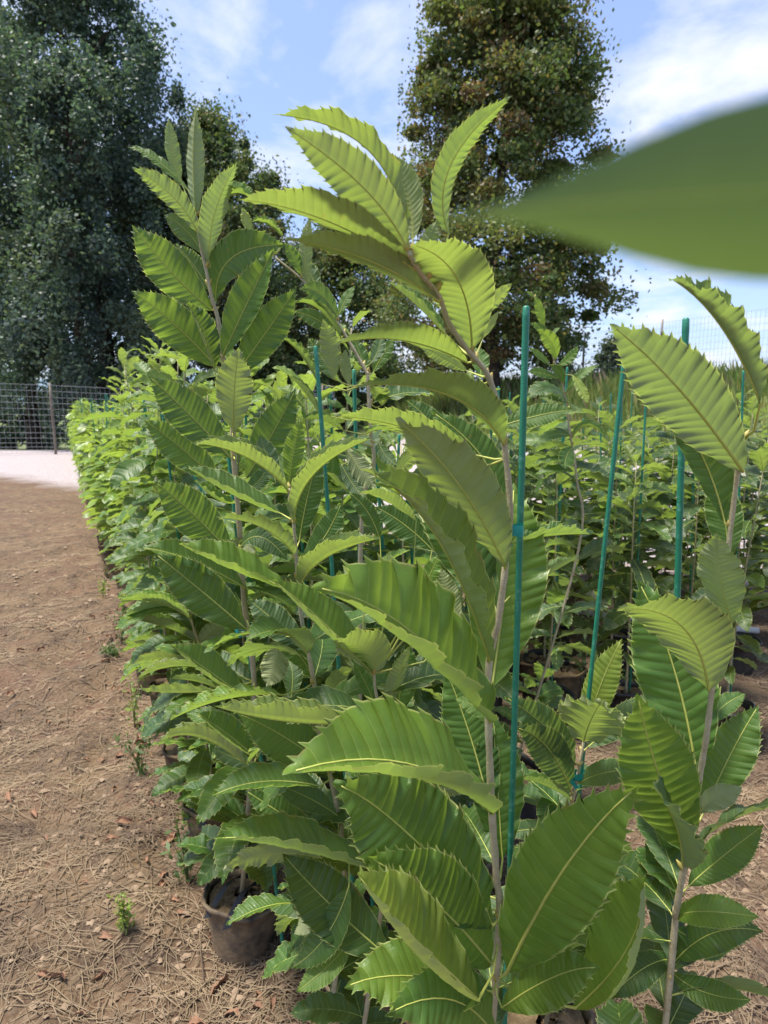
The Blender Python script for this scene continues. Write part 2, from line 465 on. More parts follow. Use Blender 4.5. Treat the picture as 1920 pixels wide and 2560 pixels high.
DK = [(0.057, 0.099, 0.072), (0.074, 0.122, 0.08), (0.062, 0.095, 0.083), (0.096, 0.131, 0.08)]
MD = [(0.068, 0.112, 0.042), (0.09, 0.128, 0.045), (0.06, 0.099, 0.042), (0.128, 0.128, 0.048)]
BR = [(0.085, 0.13, 0.04), (0.11, 0.15, 0.045), (0.15, 0.135, 0.048), (0.15, 0.105, 0.05), (0.10, 0.125, 0.042), (0.15, 0.17, 0.05), (0.08, 0.12, 0.04), (0.12, 0.15, 0.05)]
def txy(px, Y): return (px - W_PX / 2) / F_PX * Y, Y
tree('oak_tree', 'tall dark tree with thick trunk behind the far end of the row', txy(285, 31), 22.5, 5.9, 1.9, 130000, 0.105, DK, 11, 0.36, 2.4, 300, 0.5)
tree('oak_tree', 'dark tree on a slim bare trunk just left of the thick-trunked tree', txy(228, 27), 15, 3.4, 2.0, 46000, 0.10, DK, 12, 0.22, 2.0, 90, 0.4)
tree('oak_tree', 'dark tree at the outer end of the tree line behind the path', txy(90, 33), 20, 5.0, 1.9, 76000, 0.115, DK, 13, 0.3, 2.2, 180, 0.5)
tree('leafy_tree', 'lighter green round-topped tree between the dark tree and the brown-tinged tree', txy(555, 35), 16.6, 5.9, 1.4, 120000, 0.108, MD, 14, 0.32, 2.7, 300, 0.1)
tree('leafy_tree', 'low spreading tree in the gap beside the brown-tinged tree', txy(855, 40), 11.8, 5.6, 1.2, 70000, 0.115, MD + BR[:3], 15, 0.25, 1.8, 190)
tree('maple_tree', 'big brown-tinged tree standing before the grassy bank', txy(1225, 27), 18.4, 4.5, 1.7, 150000, 0.10, BR, 16, 0.30, 2.6, 380)
bx_, by_ = txy(1525, 34)
tree('round_bush', 'small rounded dark bush on top of the grassy bank behind the wire fence', (bx_, by_), 2.9, 1.3, 0.3, 7000, 0.11, [(0.05, 0.075, 0.04), (0.06, 0.085, 0.045)], 17, 0.08, 1.8, 50)
bx_, by_ = txy(1410, 40)
tree('round_bush', 'low bush behind the wire fence near the brown-tinged tree', (bx_, by_), 1.9, 1.4, 0.2, 4000, 0.12, [(0.05, 0.075, 0.04), (0.06, 0.085, 0.045)], 18, 0.07, 1.8, 30)

for i_, (px_, Y_, h_, w_) in enumerate(((40, 48, 5.5, 4.0), (215, 54, 5.0, 4.2), (400, 50, 5.0, 4.0), (-120, 46, 6, 4))):
    tree('hedge_tree', ('low dark hedge tree behind the outer end of the tree line', 'low hedge tree seen between the two dark trunks', 'low hedge tree behind the thick trunk', 'low hedge tree closing off the end of the path')[i_],
         txy(px_, Y_), h_, w_, 0.2, 14000, 0.16, DK, 60 + i_, 0.12, 1.8, 60)

# ------------------------------------------------------------------ wire fences
def fence(label, pts, height, step, post_every):
    root = empty('wire_fence', (*pts[0], float(gz(*pts[0]))), label, 'fence')
    o0 = np.array(root.location)
    P = smoothpath([(x, y, 0) for x, y in pts], 40)
    seg = np.r_[0, np.cumsum(np.linalg.norm(np.diff(P, axis=0), axis=1))]
    L = seg[-1]
    def pos(s): return np.array((np.interp(s, seg, P[:, 0]), np.interp(s, seg, P[:, 1])))
    hs = np.array([0, .1, .22, .36, .52, .7, .9, 1.1, 1.3, 1.5, 1.7, 1.9, 2.1, 2.3]) / 2.3 * height
    V, Fq = [], []
    def bar(a, b, w):
        d = nrm(b - a); u = nrm(np.cross(d, (0.3, 0.9, 0.33))); v = np.cross(d, u); o = len(V)
        for e in (a, b):
            for q in range(3):
                th = q * 2.094; V.append(e + w * (math.cos(th) * u + math.sin(th) * v) - o0)
        for q in range(3): Fq.append((o + q, o + (q + 1) % 3, o + 3 + (q + 1) % 3, o + 3 + q))
    ss = np.arange(0, L, step)
    pp = [pos(s) for s in ss]; zz = [float(gz(*q)) + 0.05 * math.sin(i * 0.07) for i, q in enumerate(pp)]
    for i in range(len(ss)):
        a = np.array((*pp[i], zz[i])); bar(a, a + np.array((0, 0, height)), 0.004)
        if i + 1 < len(ss):
            b = np.array((*pp[i + 1], zz[i + 1]))
            for h in hs: bar(a + (0, 0, h), b + (0, 0, h), 0.0045)
    w = obj('wire_mesh', mesh('wire_mesh', V, np.array(Fq), m_wire, smooth=False), root); w['kind'] = 'stuff'
    for s in np.arange(0.5, L, post_every):
        q = pos(s); z = float(gz(*q))
        pt, rr = [], []
        for e in np.linspace(-0.3, height + 0.12, 6): pt.append((q[0] - o0[0] + 0.01 * math.sin(e * 3), q[1] - o0[1], z + e - o0[2])); rr.append(0.045)
        rr[-1] = 0.03
        obj('post', mesh('post', *tube(pt, rr, 8), m_wood), root)
fence('tall welded wire deer fence along the top of the grassy bank', [(16, 10.5), (10.9, 20), (7.4, 30), (3, 40), (-4, 50)], 2.35, 0.15, 4.5)
fence('tall welded wire deer fence in front of the dark tree trunks', [(-16, 19), (-12, 21.5), (-7, 24), (-2, 27)], 2.3, 0.15, 5.0)

# tall grass on the bank
r = np.random.default_rng(31)
N = 26000
gx_ = r.uniform(-1, 15, N); gy_ = r.uniform(13, 44, N)
s = (gx_ - 10.7) * 0.94 + (gy_ - 20) * 0.33
ok = (s > -6.6) & (s < 1.5)
gx_, gy_, s = gx_[ok], gy_[ok], s[ok]
n = len(gx_)
h = r.uniform(0.35, 0.95, n) * (0.7 + 0.6 * vnoise(gx_ * 0.9, gy_ * 0.9)); th = r.uniform(0, 6.28, n); lean = r.uniform(0.05, 0.4, n) * h
z = gz(gx_, gy_) - 0.02
b = np.stack([gx_, gy_, z], 1); w = np.stack([np.cos(th + 1.57), np.sin(th + 1.57), 0 * th], 1) * 0.016
dr = np.stack([np.cos(th), np.sin(th), 0 * th], 1)
mid = b + dr * (lean * 0.3)[:, None] + np.stack([0 * h, 0 * h, h * 0.6], 1)
top = b + dr * lean[:, None] + np.stack([0 * h, 0 * h, h], 1)
V = np.stack([b - w, b + w, mid + w * .8, top, mid - w * .8], 1).reshape(-1, 3)
i5 = np.arange(n) * 5
Fg = [tuple(int(i + q) for q in range(5)) for i in i5]
gc = np.array([(0.15, 0.22, 0.06), (0.20, 0.25, 0.07), (0.26, 0.26, 0.10), (0.26, 0.20, 0.13)])[r.choice(4, n, p=[.4, .35, .17, .08])] * r.uniform(.8, 1.2, n)[:, None]
tag(obj('tall_grass', mesh('tall_grass', V, Fg, m_fol, smooth=False, col=np.repeat(gc, 5, 0))), 'tall green and tan grass covering the bank', 'grass', kind='stuff')

# ------------------------------------------------------------------ the chestnut leaf
PU = [0, .03, .08, .16, .28, .40, .52, .64, .75, .84, .91, .96, 1]
PW = [.07, .27, .48, .70, .90, .98, .97, .85, .65, .43, .23, .09, 0]
def leaf_geo(Cn, Nn, L, Wd, flip=1, teeth=16, phases=(0.0, 0.14, 0.5, 0.84), cols=4, fa=12, ca=-10, fb=12, cb=-10,
             amp=1.0, tooth=1.0, wave=1.0, r=random, tipx=1.15):
    """Cn, Nn: sampled midrib points and upper-face normals.  Rows of vertices run along the side veins."""
    m = len(Cn); ts = np.linspace(0, 1, m)
    T = np.gradient(Cn, axis=0); T /= np.linalg.norm(T, axis=1)[:, None]
    Bn = np.cross(T, Nn) * flip; Bn /= np.linalg.norm(Bn, axis=1)[:, None]
    I = lambda A, s: np.array([np.interp(s, ts, A[:, q]) for q in range(3)])
    rows = [(kk + p_) for kk in range(teeth) for p_ in phases]
    V, UV = [], []
    hw = Wd / 2
    wph = [r.uniform(0, 6.28) for _ in range(4)]; wfr = [r.uniform(0.16, 0.34) for _ in range(2)]
    jit = [r.uniform(0.93, 1.05) for _ in range(teeth + 1)]
    nc = 2 * cols + 1
    for ph in rows:
        u = (ph / teeth) ** 0.97 * 0.985
        w = hw * float(np.interp(u, PU, PW)) * (1 - u) ** (tipx - 1.15)
        frac = ph - int(ph)
        ridge = math.sin(math.pi * frac) ** 0.7 * 0.0018 * amp * (L / 0.22) * min(1, w / (hw * 0.5))
        for c in range(-cols, cols + 1):
            v = abs(c) / cols; sd = 1 if c > 0 else -1
            f, cu = (fa, ca) if sd > 0 else (fb, cb)
            x = z = 0.0; q = 8
            ve = v
            fwd = 0.0
            if abs(c) == cols:
                jw = jit[int(ph) % len(jit)]
                ve = v * (1 - 0.02 * (1 - jw) * 10 * 0.1)
                tooth_ = tooth * (0.15 if cu > 60 else 1.0)
                if frac == 0.0 and 0 < ph:
                    ve += tooth_ * 0.0027 * (L / 0.22) / max(w, 0.006); fwd = tooth_ * 0.0040 * (L / 0.22) / L
                elif frac < 0.3: ve -= tooth * 0.0010 * (L / 0.22) / max(w, 0.006)
            for e in range(q):
                a = R(f + cu * ve * (e + 0.5) / q); x += math.cos(a) / q; z += math.sin(a) / q
            x *= w * ve; z *= w * ve
            s = min(1.0, u + 0.66 * ve * w / L * (1 - 0.55 * u) + fwd)
            wv = wave * 0.075 * hw * v * v * (math.sin(6.28 * ph * wfr[0 if sd > 0 else 1] + wph[0 if sd > 0 else 1]) + 0.5 * math.sin(6.28 * ph * 0.5 + wph[2]))
            bump = ridge * min(1, v * 2.6) * (1 - 0.45 * v)
            V.append(I(Cn, s) + I(Bn, s) * (sd * x) + I(Nn, s) * (z + bump + wv))
            UV.append((ph, sd * v))
    Fs = []
    for i in range(len(rows) - 1):
        for c in range(nc - 1):
            a = i * nc + c
            q = (a, a + nc, a + nc + 1, a + 1)
            Fs.append(q[::-1] if flip > 0 else q)
    tip = len(V); V.append(Cn[-1]); UV.append((teeth, 0))
    a = (len(rows) - 1) * nc
    for c in range(nc - 1):
        q = (a + c, tip, a + c + 1); Fs.append(q[::-1] if flip > 0 else q)
    return V, Fs, UV

TINT = {'d': (0.048, 0.115, 0.028), 'm': (0.074, 0.160, 0.033), 'b': (0.120, 0.225, 0.036), 'y': (0.21, 0.30, 0.05),
        'g': (0.064, 0.126, 0.052), 'o': (0.110, 0.170, 0.042)}
def jitc(c, a=0.12, r=random):
    k1 = r.uniform(1 - a, 1 + a)
    return tuple(v * k1 * r.uniform(1 - a / 3, 1 + a / 3) for v in c)

class Plant:
    def __init__(self, label, foot, stem, r0=0.006, r1=0.0024, dY=0.0, group=None, tagit=True):
        self.root = empty('chestnut_sapling', foot, label, 'sapling', group)
        self.o = np.array(foot, float); self.dY = dY
        P = [np.array(q[:3], float) if len(q) == 3 else at(*q[:3], q[3] + dY) for q in stem]
        self.S = smoothpath(P, 6)
        rad = np.interp(np.linspace(0, 1, len(self.S)), [0, 1], [r1, r0])
        wob = 1 + 0.10 * np.sin(np.arange(len(self.S)) * 2.1)
        obj('stem', mesh('stem', *tube(self.S - self.o, rad * wob, 10), m_bark), self.root)
    def leaf(self, c, b, m, t, y0, y1, roll, wr=0.34, tint='m', fa=10, ca=-12, fb=10, cb=-12, tw=0, bow=0.0, teeth=None, amp=1.0, bud=True, cm=None, ct=None, w=1.0, tooth=1.0, tipx=1.15, rib_r=1.0, mat=None):
        y0 += self.dY; y1 += self.dY
        B_, M_, T_ = at(c, *b, y0), at(cm or c, *m, (y0 + y1) / 2 + bow), at(ct or cm or c, *t, y1)
        C_ = 2 * M_ - 0.5 * (B_ + T_)
        n = 26; u = np.linspace(0, 1, n)[:, None]
        Cn = (1 - u) ** 2 * B_ + 2 * u * (1 - u) * C_ + u * u * T_
        d = np.r_[0, np.cumsum(np.linalg.norm(np.diff(Cn, axis=0), axis=1))]; L = d[-1]
        ui = np.interp(np.linspace(0, L, n), d, u[:, 0])[:, None]
        Cn = (1 - ui) ** 2 * B_ + 2 * ui * (1 - ui) * C_ + ui * ui * T_
        T = np.gradient(Cn, axis=0); T /= np.linalg.norm(T, axis=1)[:, None]
        mi = n // 2
        view = nrm(CAMP - Cn[mi]); v = nrm(view - T[mi] * np.dot(view, T[mi]))
        S = np.cross(T[mi], v)
        sg = 1.0 if np.dot(S, np.array((0.3, 0, 1.0))) >= 0 else -1.0
        S = S * sg
        Nn = np.zeros((n, 3)); Nn[mi] = math.cos(R(roll)) * v + math.sin(R(roll)) * S
        for rng_ in (range(mi + 1, n), range(mi - 1, -1, -1)):
            prev = Nn[mi]
            for i in rng_:
                prev = nrm(prev - T[i] * np.dot(prev, T[i])); Nn[i] = prev
        for i in range(n):
            a = R(tw) * (i / (n - 1) - 0.5) * sg
            Nn[i] = math.cos(a) * Nn[i] + math.sin(a) * np.cross(T[i], Nn[i])
        # positive v must run along Bn = S at roll 0
        bt = np.cross(T[mi], Nn[mi]); want = -math.sin(R(roll)) * v + math.cos(R(roll)) * S
        flip = 1 if np.dot(bt, want) > 0 else -1
        rr = random.Random(int(abs(B_[0] * 7919 + T_[2] * 104729) * 100))
        w = w * rr.uniform(0.7, 1.7); fa += rr.uniform(-5, 5); fb += rr.uniform(-5, 5); wr = wr * rr.uniform(0.94, 1.06)
        # keep the upper face on the side of N whichever way the strip runs
        V, Fs, UV = leaf_geo(Cn, Nn, L, L * wr * 0.86, flip, teeth or rr.choice((17, 18, 19, 20, 21)), fa=fa, ca=ca, fb=fb, cb=cb, amp=amp, wave=w, tooth=tooth, r=rr, tipx=tipx)
        V = np.array(V) - Cn[0]
        base = Cn[0] - self.o
        lf = obj('leaf', mesh('leaf', V, Fs, mat or m_leaf, UV), self.root, tuple(base), jitc(TINT[tint] if isinstance(tint, str) else tint, 0.08, rr))
        # midrib and petiole down to the stem
        j = int(np.argmin(np.linalg.norm(self.S - Cn[0], axis=1) + 0.35 * np.maximum(0, self.S[:, 2] - Cn[0][2])))
        q = self.S[j]
        rib = Cn[:25:2] + Nn[:25:2] * 0.0004
        pts, rd = list(rib), list(np.linspace(0.0015, 0.0005, len(rib)) * (L / 0.22) * rib_r)
        gap = np.linalg.norm(q - Cn[0])
        if 0.002 < gap < 0.3:
            mid_ = (q + Cn[0]) / 2 - T[0] * 0.15 * gap
            pts = [q, mid_] + pts; rd = [0.0019, 0.0017] + rd
        obj('midrib', mesh('midrib', *tube(np.array(pts) - Cn[0], rd, 6), m_rib), lf)
        if bud and gap < 0.12:
            bd = obj('bud', BUD, self.root, tuple(q - self.o + nrm(Cn[0] - q + 1e-5) * 0.003))
            bd.rotation_euler = (rr.uniform(-0.6, 0.6), rr.uniform(-0.6, 0.6), rr.uniform(0, 6.28)); bd.scale = [rr.uniform(1.0, 1.6)] * 3
        return lf
def _fill(self, n, z0, z1, size, pal, seed, back=True):
    """more leaves of the shared kind round the stem, mostly on its far side"""
    r = random.Random(seed); S = self.S[np.argsort(self.S[:, 2])]
    yaw = r.uniform(0, 3)
    for i in range(n):
        z = z0 + (z1 - z0) * (i + r.random()) / n
        yaw = r.uniform(-0.25, math.pi + 0.25) if back else yaw + 2.4
        q = np.array([np.interp(z, S[:, 2], S[:, a]) for a in range(3)]) - self.o
        sz = size * r.uniform(0.75, 1.15)
        lf = obj('leaf', GL[r.randrange(len(GL))], self.root, (q[0] + 0.06 * sz * math.cos(yaw), q[1] + 0.06 * sz * math.sin(yaw), q[2] + 0.02 * sz), jitc(pal[r.randrange(len(pal))], 0.15, r))
        lf.rotation_euler = (r.uniform(-0.6, 0.6), -r.uniform(-0.5, 0.35), yaw); lf.scale = (sz, sz, sz)
Plant.fill = _fill
def bud_mesh():
    pr = [(0.0, -0.002), (0.0028, 0.0), (0.0034, 0.002), (0.0024, 0.0055), (0.0006, 0.009)]
    V, Fs = [], []
    for rad, z in pr:
        for q in range(7):
            a = q * 6.283 / 7; V.append((rad * math.cos(a) + z * 0.25, rad * math.sin(a) * 0.8, z))
    for i in range(4):
        for q in range(7): Fs.append((i * 7 + q, i * 7 + (q + 1) % 7, (i + 1) * 7 + (q + 1) % 7, (i + 1) * 7 + q))
    Fs.append(tuple(28 + q for q in range(7)))
    return mesh('bud', V, Fs, m_bud)
BUD = bud_mesh()
UND = dict(fa=44, ca=10, fb=0, cb=-15)       # underside towards us, far half folded away
TRO = dict(fa=68, ca=-14, fb=58, cb=-16)     # trough seen from the side: near half shows its pale back, far half its face
ROL = dict(fa=4, ca=-14, fb=18, cb=105)      # near margin rolled up and over
def foot(x, y): return (x, y, float(gz(x, y)))
def soil(f, h=0.15): return (f[0], f[1], f[2] + h)
FOOTS = []      # every potted plant: foot, pot kind
# ---- the nearest sapling, tied to the stake in front
fA = foot(0.165, 0.90); FOOTS.append((fA, 'dusty'))
A = Plant('tall sapling with large arching leaves tied to the nearest thick green stake', fA,
    [('B', 1035, 930, .72), ('B', 1110, 1060, .74), ('B', 1215, 1190, .77), ('B', 1280, 1360, .80), ('B', 1400, 1530, .83), ('E', 1480, 280, .85),
     ('E', 1570, 560, .86), ('E', 1600, 800, .87), ('E', 1635, 1200, .87), ('E', 1600, 1620, .87), ('H', 1550, 330, .87), ('H', 1490, 600, .87),
     ('H', 1485, 1020, .87), ('H', 1510, 1650, .875), ('K', 490, 600, .88), ('K', 500, 915, .885), soil(fA)], 0.0062, 0.0026)
l = A.leaf
l('B', (1030, 918), (780, 560), (300, 185), .72, .66, 168, .35, 'o', fa=14, fb=16)
l('B', (1010, 860), (800, 330), (232, 118), .75, .74, 138, .30, 'o', **UND)
l('B', (1062, 860), (1035, 600), (935, 345), .75, .76, 158, .42, 'o')
l('B', (1275, 825), (1285, 420), (1655, 5), .76, .70, 150, .25, 'm', fa=30, fb=20)
l('B', (1065, 1030), (560, 750), (25, 620), .74, .66, 152, .40, 'o', **UND)
l('B', (1215, 1225), (810, 985), (300, 855), .77, .69, 150, .33, 'o', **UND)
l('B', (1412, 1512), (1330, 1100), (1050, 888), .83, .68, 162, .46, 'o', fa=8, fb=14)
l('B', (1212, 1130), (1150, 930), (1215, 735), .77, .75, 150, .40, 'o')
l('B', (1385, 1590), (1000, 1455), (595, 1482), .84, .72, 144, .37, 'o', **UND)
l('E', (1588, 750), (1240, 430), (580, 355), .86, .70, 140, .38, 'm', **UND)
l('E', (1602, 1605), (1290, 1050), (840, 575), .86, .75, 160, .40, 'o', fa=28, fb=8)
l('E', (1380, 830), (900, 640), (410, 560), .92, .84, 148, .33, 'o', **UND)
l('E', (1530, 1880), (1265, 1330), (1085, 850), .93, 1.0, 8, .44, 'm')
l('I', (58, 765), (168, 1560), (205, 1022), .92, 1.0, 6, .44, 'b', cm='F', ct='F')
l('H', (1492, 600), (1120, 1390), (600, 928), .865, .74, 78, .30, 'o', cm='E', ct='E', fa=62, ca=-8, fb=44, cb=-14)
l('H', (1500, 1015), (930, 380), (255, 88), .865, .66, 26, .44, 'b', **ROL)
l('H', (1512, 1650), (930, 1310), (58, 1385), .87, .62, 24, .44, 'b', **ROL)
l('K', (470, 842), (880, 1745), (405, 1440), .875, .80, 4, .46, 'm', cm='H', ct='H')
l('S', (1228, 2410), (1085, 2255), (915, 2140), .87, .77, 4, .46, 'b')
l('S', (1195, 2500), (1010, 2320), (892, 2184), .80, .68, 18, .40, 'y', **ROL)
l('S', (1268, 2430), (1415, 2165), (1601, 1960), .87, .73, 2, .34, 'b')
l('S', (1440, 2520), (1570, 2370), (1612, 2190), .84, .76, 20, .50, 'b', fb=20, cb=80)
l('I', (128, 1965), (95, 1480), (60, 950), .93, .98, 4, .46, 'm')
l('H', (1502, 1660), (1370, 1150), (1185, 640), .94, 1.0, 4, .40, 'm')
l('E', (1612, 1280), (1450, 860), (1085, 528), .95, .96, 16, .34, 'm')
l('E', (1230, 820), (1080, 600), (912, 450), .98, 1.0, 10, .42, 'd')
l('F', (90, 640), (370, 560), (628, 515), .93, .92, 20, .38, 'm')
l('F', (180, 1440), (470, 1390), (737, 1380), .95, 1.0, 74, .34, 'm', **TRO)
l('F', (190, 1800), (440, 1660), (657, 1535), .95, 1.0, 72, .34, 'm', **TRO)
l('B', (1480, 1310), (1555, 1215), (1650, 1115), .86, .86, 150, .42, 'y')
l('B', (1480, 1440), (1530, 1350), (1572, 1280), .86, .86, 150, .36, 'y')
l('B', (1260, 1430), (1070, 1235), (913, 1110), .90, .92, 78, .34, 'm', **TRO)
l('E', (1425, 300), (1430, 190), (1395, 85), .90, .92, 10, .6, 'm')
l('E', (1335, 250), (1160, 150), (985, 50), .92, .94, 150, .36, 'o')
l('H', (1300, 2040), (1350, 1830), (1455, 1790), .95, 1.0, 20, .5, 'm')
l('H', (1480, 1050), (1420, 930), (1255, 860), .90, .93, 15, .5, 'b')
l('S', (1230, 2480), (1020, 2440), (860, 2470), .86, .76, 20, .42, 'b')
l('S', (1255, 2520), (1390, 2440), (1500, 2420), .86, .78, 10, .42, 'b')
l('S', (1240, 2600), (1130, 2500), (960, 2540), .86, .74, 10, .42, 'm')
# ---- sapling with the right-hand thick stake
fR = foot(0.43, 0.83); FOOTS.append((fR, 'dusty'))
Rr = Plant('big-leaved sapling beside the thick green stake, its leaves chewed at the edges', fR,
    [('S', 1856, 1100, .80), ('S', 1835, 1250, .82), ('S', 1812, 1450, .83), ('I', 1630, 420, .835), ('I', 1575, 800, .84), ('I', 1540, 1100, .84), ('I', 1490, 1400, .845),
     ('I', 1450, 1700, .85), ('K', 1440, 560, .85), ('K', 1400, 800, .855), ('K', 1390, 915, .86), soil(fR)], 0.0054, 0.0030)
l = Rr.leaf
l('S', (1858, 1180), (1700, 975), (1523, 809), .80, .70, 168, .36, 'g', fa=14, fb=14)
l('F', (1662, 1300), (1490, 800), (1158, 270), .83, .84, 8, .36, 'd', fb=20, cb=60)
l('S', (1900, 1010), (1800, 815), (1671, 695), .74, .68, 95, .30, 'g', **TRO)
l('I', (1552, 800), (1370, 360), (918, 240), .84, .74, 148, .46, 'o', fa=20, fb=6)
l('I', (1470, 1385), (1310, 640), (1060, 30), .90, .96, 2, .42, 'm')
l('I', (1400, 1900), (1190, 1330), (1060, 818), .85, .80, 4, .42, 'b')
l('K', (1436, 545), (1400, 330), (1285, 138), .85, .77, 118, .50, 'g', fa=40, ca=-20, fb=6)
l('I', (1488, 1650), (1590, 1560), (1790, 1470), .84, .82, 160, .5, 'o')
l('I', (1520, 1640), (1700, 1250), (1900, 900), .90, .92, 4, .44, 'm')
l('I', (1545, 1050), (1640, 920), (1810, 820), .90, .94, 10, .4, 'm')
l('K', (1468, 640), (1640, 490), (1850, 330), .87, .86, 4, .42, 'm')
l('K', (1410, 800), (1540, 770), (1830, 800), .86, .80, 20, .44, 'b')
l('K', (1395, 720), (1330, 560), (1250, 380), .92, .95, 4, .42, 'd')
l('K', (1440, 600), (1370, 330), (1270, 180), .90, .92, 6, .40, 'm')
l('S', (1830, 1560), (1800, 1440), (1792, 1330), .82, .80, 150, .5, 'o')
l('S', (1820, 1400), (1810, 1290), (1780, 1190), .83, .86, 10, .5, 'm')
l('K', (1405, 860), (1560, 930), (1700, 900), .88, .9, 8, .45, 'm')
l('S', (1690, 2400), (1790, 2330), (1910, 2330), .88, .84, 8, .42, 'd')
l('S', (1680, 2430), (1760, 2480), (1880, 2500), .88, .80, 8, .42, 'm')
l('S', (1680, 2400), (1610, 2420), (1520, 2500), .88, .84, 8, .42, 'd')
# ---- the out-of-focus leaf reaching in beside the lens, on its own sapling
fX = foot(0.25, 0.10); FOOTS.append((fX, 'dusty'))
X = Plant('sapling whose blurred leaf reaches in close beside the lens', fX,
    [(0.235, 0.115, 1.78), (0.235, 0.115, 1.68), (0.24, 0.11, 1.4), (0.245, 0.10, 1.0), (0.25, 0.10, 0.6), soil(fX)], 0.006, 0.003)
p0, pm, p1 = np.array((0.205, 0.115, 1.665)), None, None
X.leaf('S', (2750, 430), (1860, 480), (1090, 545), 0.078, .084, 6, .46, 'g', rib_r=0.2, mat=m_leaf_plain, fa=4, fb=4, amp=0.0, w=0.0, bud=False, tooth=0.0, tipx=1.75)
# ---- small sapling tied to the thin stake
fS = foot(0.385, 1.28); FOOTS.append((fS, 'dusty'))
S_ = Plant('short sapling with dark leaves tied to the thin leaning stake', fS,
    [('I', 700, 1100, 1.28), ('I', 665, 1290, 1.28), ('I', 640, 1430, 1.28), ('I', 600, 1600, 1.28), ('S', 1422, 2060, 1.28), soil(fS)], 0.0055, 0.003)
l = S_.leaf
l('I', (705, 1110), (800, 780), (955, 440), 1.30, 1.30, 4, .32, 'y')
l('I', (688, 1158), (735, 1010), (815, 872), 1.27, 1.16, 168, .85, 'o')
l('I', (632, 1305), (440, 1065), (140, 840), 1.28, 1.22, 6, .36, 'g')
l('I', (600, 1500), (440, 1195), (215, 1055), 1.28, 1.2, 8, .38, 'g')
l('I', (712, 1195), (1010, 975), (1285, 825), 1.29, 1.3, 6, .34, 'g')
l('I', (660, 1442), (830, 1370), (1120, 1340), 1.28, 1.2, 10, .40, 'g')
l('I', (600, 1560), (440, 1465), (235, 1400), 1.28, 1.24, 80, .36, 'm', **TRO)
l('I', (560, 1640), (450, 1590), (415, 1750), 1.32, 1.3, 10, .5, 'd')
l('K', (800, 365), (680, 352), (520, 375), 1.32, 1.3, 8, .36, 'g')
l('K', (1330, 530), (1150, 550), (960, 562), 1.22, 1.2, 15, .42, 'd')
l('K', (1290, 640), (1110, 680), (935, 742), 1.2, 1.15, 15, .30, 'd')
l('K', (860, 905), (1010, 800), (1162, 735), 1.1, 1.1, 20, .36, 'm')
l('K', (820, 500), (700, 470), (570, 440), 1.35, 1.35, 10, .3, 'd')
l('K', (830, 420), (770, 440), (690, 320), 1.36, 1.4, 10, .5, 'd')
# ---- sapling with bright shoots left of the nearest one
fM = foot(-0.135, 1.14); FOOTS.append((fM, 'dusty'))
Mm = Plant('sapling with bright toothed shoots between the nearest sapling and the tallest one', fM,
    [('D', 1492, 1060, 1.13), ('D', 1495, 1180, 1.13), ('D', 1520, 1300, 1.13), ('D', 1540, 1560, 1.13), ('H', 190, 280, 1.13), ('H', 250, 590, 1.13), ('H', 290, 820, 1.13),
     ('S', 800, 1830, 1.13), ('J', 1380, 600, 1.14), soil(fM)], 0.0055, 0.0024)
l = Mm.leaf
l('D', (1487, 1088), (1200, 850), (815, 750), 1.13, 1.04, 84, .36, 'o', **TRO)
l('D', (1492, 1050), (1518, 820), (1572, 568), 1.14, 1.14, 4, .36, 'b')
l('E', (140, 1292), (285, 960), (688, 714), 1.12, 1.04, 84, .30, 'o', **TRO)
l('E', (178, 1425), (228, 1150), (318, 795), 1.18, 1.2, 4, .36, 'd')
l('D', (1532, 1532), (1320, 1340), (982, 1262), 1.13, 1.05, 138, .46, 'o', **UND)
l('D', (1440, 1240), (1100, 1085), (768, 905), 1.20, 1.14, 30, .42, 'm', **ROL)
l('D', (1480, 1760), (1080, 1590), (722, 1445), 1.14, 1.05, 26, .42, 'b', **ROL)
l('E', (188, 1585), (345, 1410), (470, 1158), 1.2, 1.22, 12, .44, 'd')
l('E', (175, 1745), (360, 1545), (738, 1407), 1.12, 1.0, 88, .36, 'o', **TRO)
l('G', (1622, 568), (1450, 395), (1192, 458), 1.13, 1.04, 105, .62, 'm', tw=-50, fa=40, fb=10)
l('G', (1600, 520), (1400, 330), (1205, 168), 1.2, 1.22, 8, .5, 'g')
l('G', (1425, 430), (1395, 600), (1332, 778), 1.22, 1.2, 165, .62, 'o')
l('G', (1640, 700), (1560, 560), (1380, 420), 1.2, 1.2, 8, .4, 'm')
l('H', (120, 850), (130, 680), (100, 590), 1.25, 1.3, 8, .6, 'g')
l('H', (380, 890), (440, 720), (560, 640), 1.22, 1.2, 150, .42, 'o')
l('G', (1450, 832), (1050, 860), (668, 1006), 1.08, 1.0, 58, .40, 'b', fa=14, fb=30, cb=50)
l('H', (652, 1028), (1480, 1015), (972, 908), 1.02, .95, 84, .36, 'o', cm='G', ct='G', **TRO)
l('H', (420, 1365), (1440, 1110), (1128, 958), 1.14, 1.1, 6, .46, 'm', cm='G', ct='G')
l('G', (1700, 1462), (1310, 1430), (952, 1532), 1.06, .98, 30, .42, 'm', fb=20, cb=60)
l('G', (1680, 1800), (1420, 1640), (1188, 1490), 1.14, 1.15, 8, .40, 'd')
l('J', (1520, 560), (1110, 425), (708, 400), 1.05, .95, 28, .44, 'm', **ROL)
l('J', (1260, 500), (1000, 478), (758, 562), 1.05, 1.02, 130, .36, 'o')
l('J', (1610, 1010), (1300, 730), (1058, 470), .98, 1.04, 2, .44, 'd')
l('J', (1115, 730), (960, 750), (775, 840), 1.12, 1.06, 40, .55, 'm', fb=24, cb=40)
l('J', (1110, 740), (1190, 800), (1120, 885), 1.12, 1.08, 150, .6, 'o')
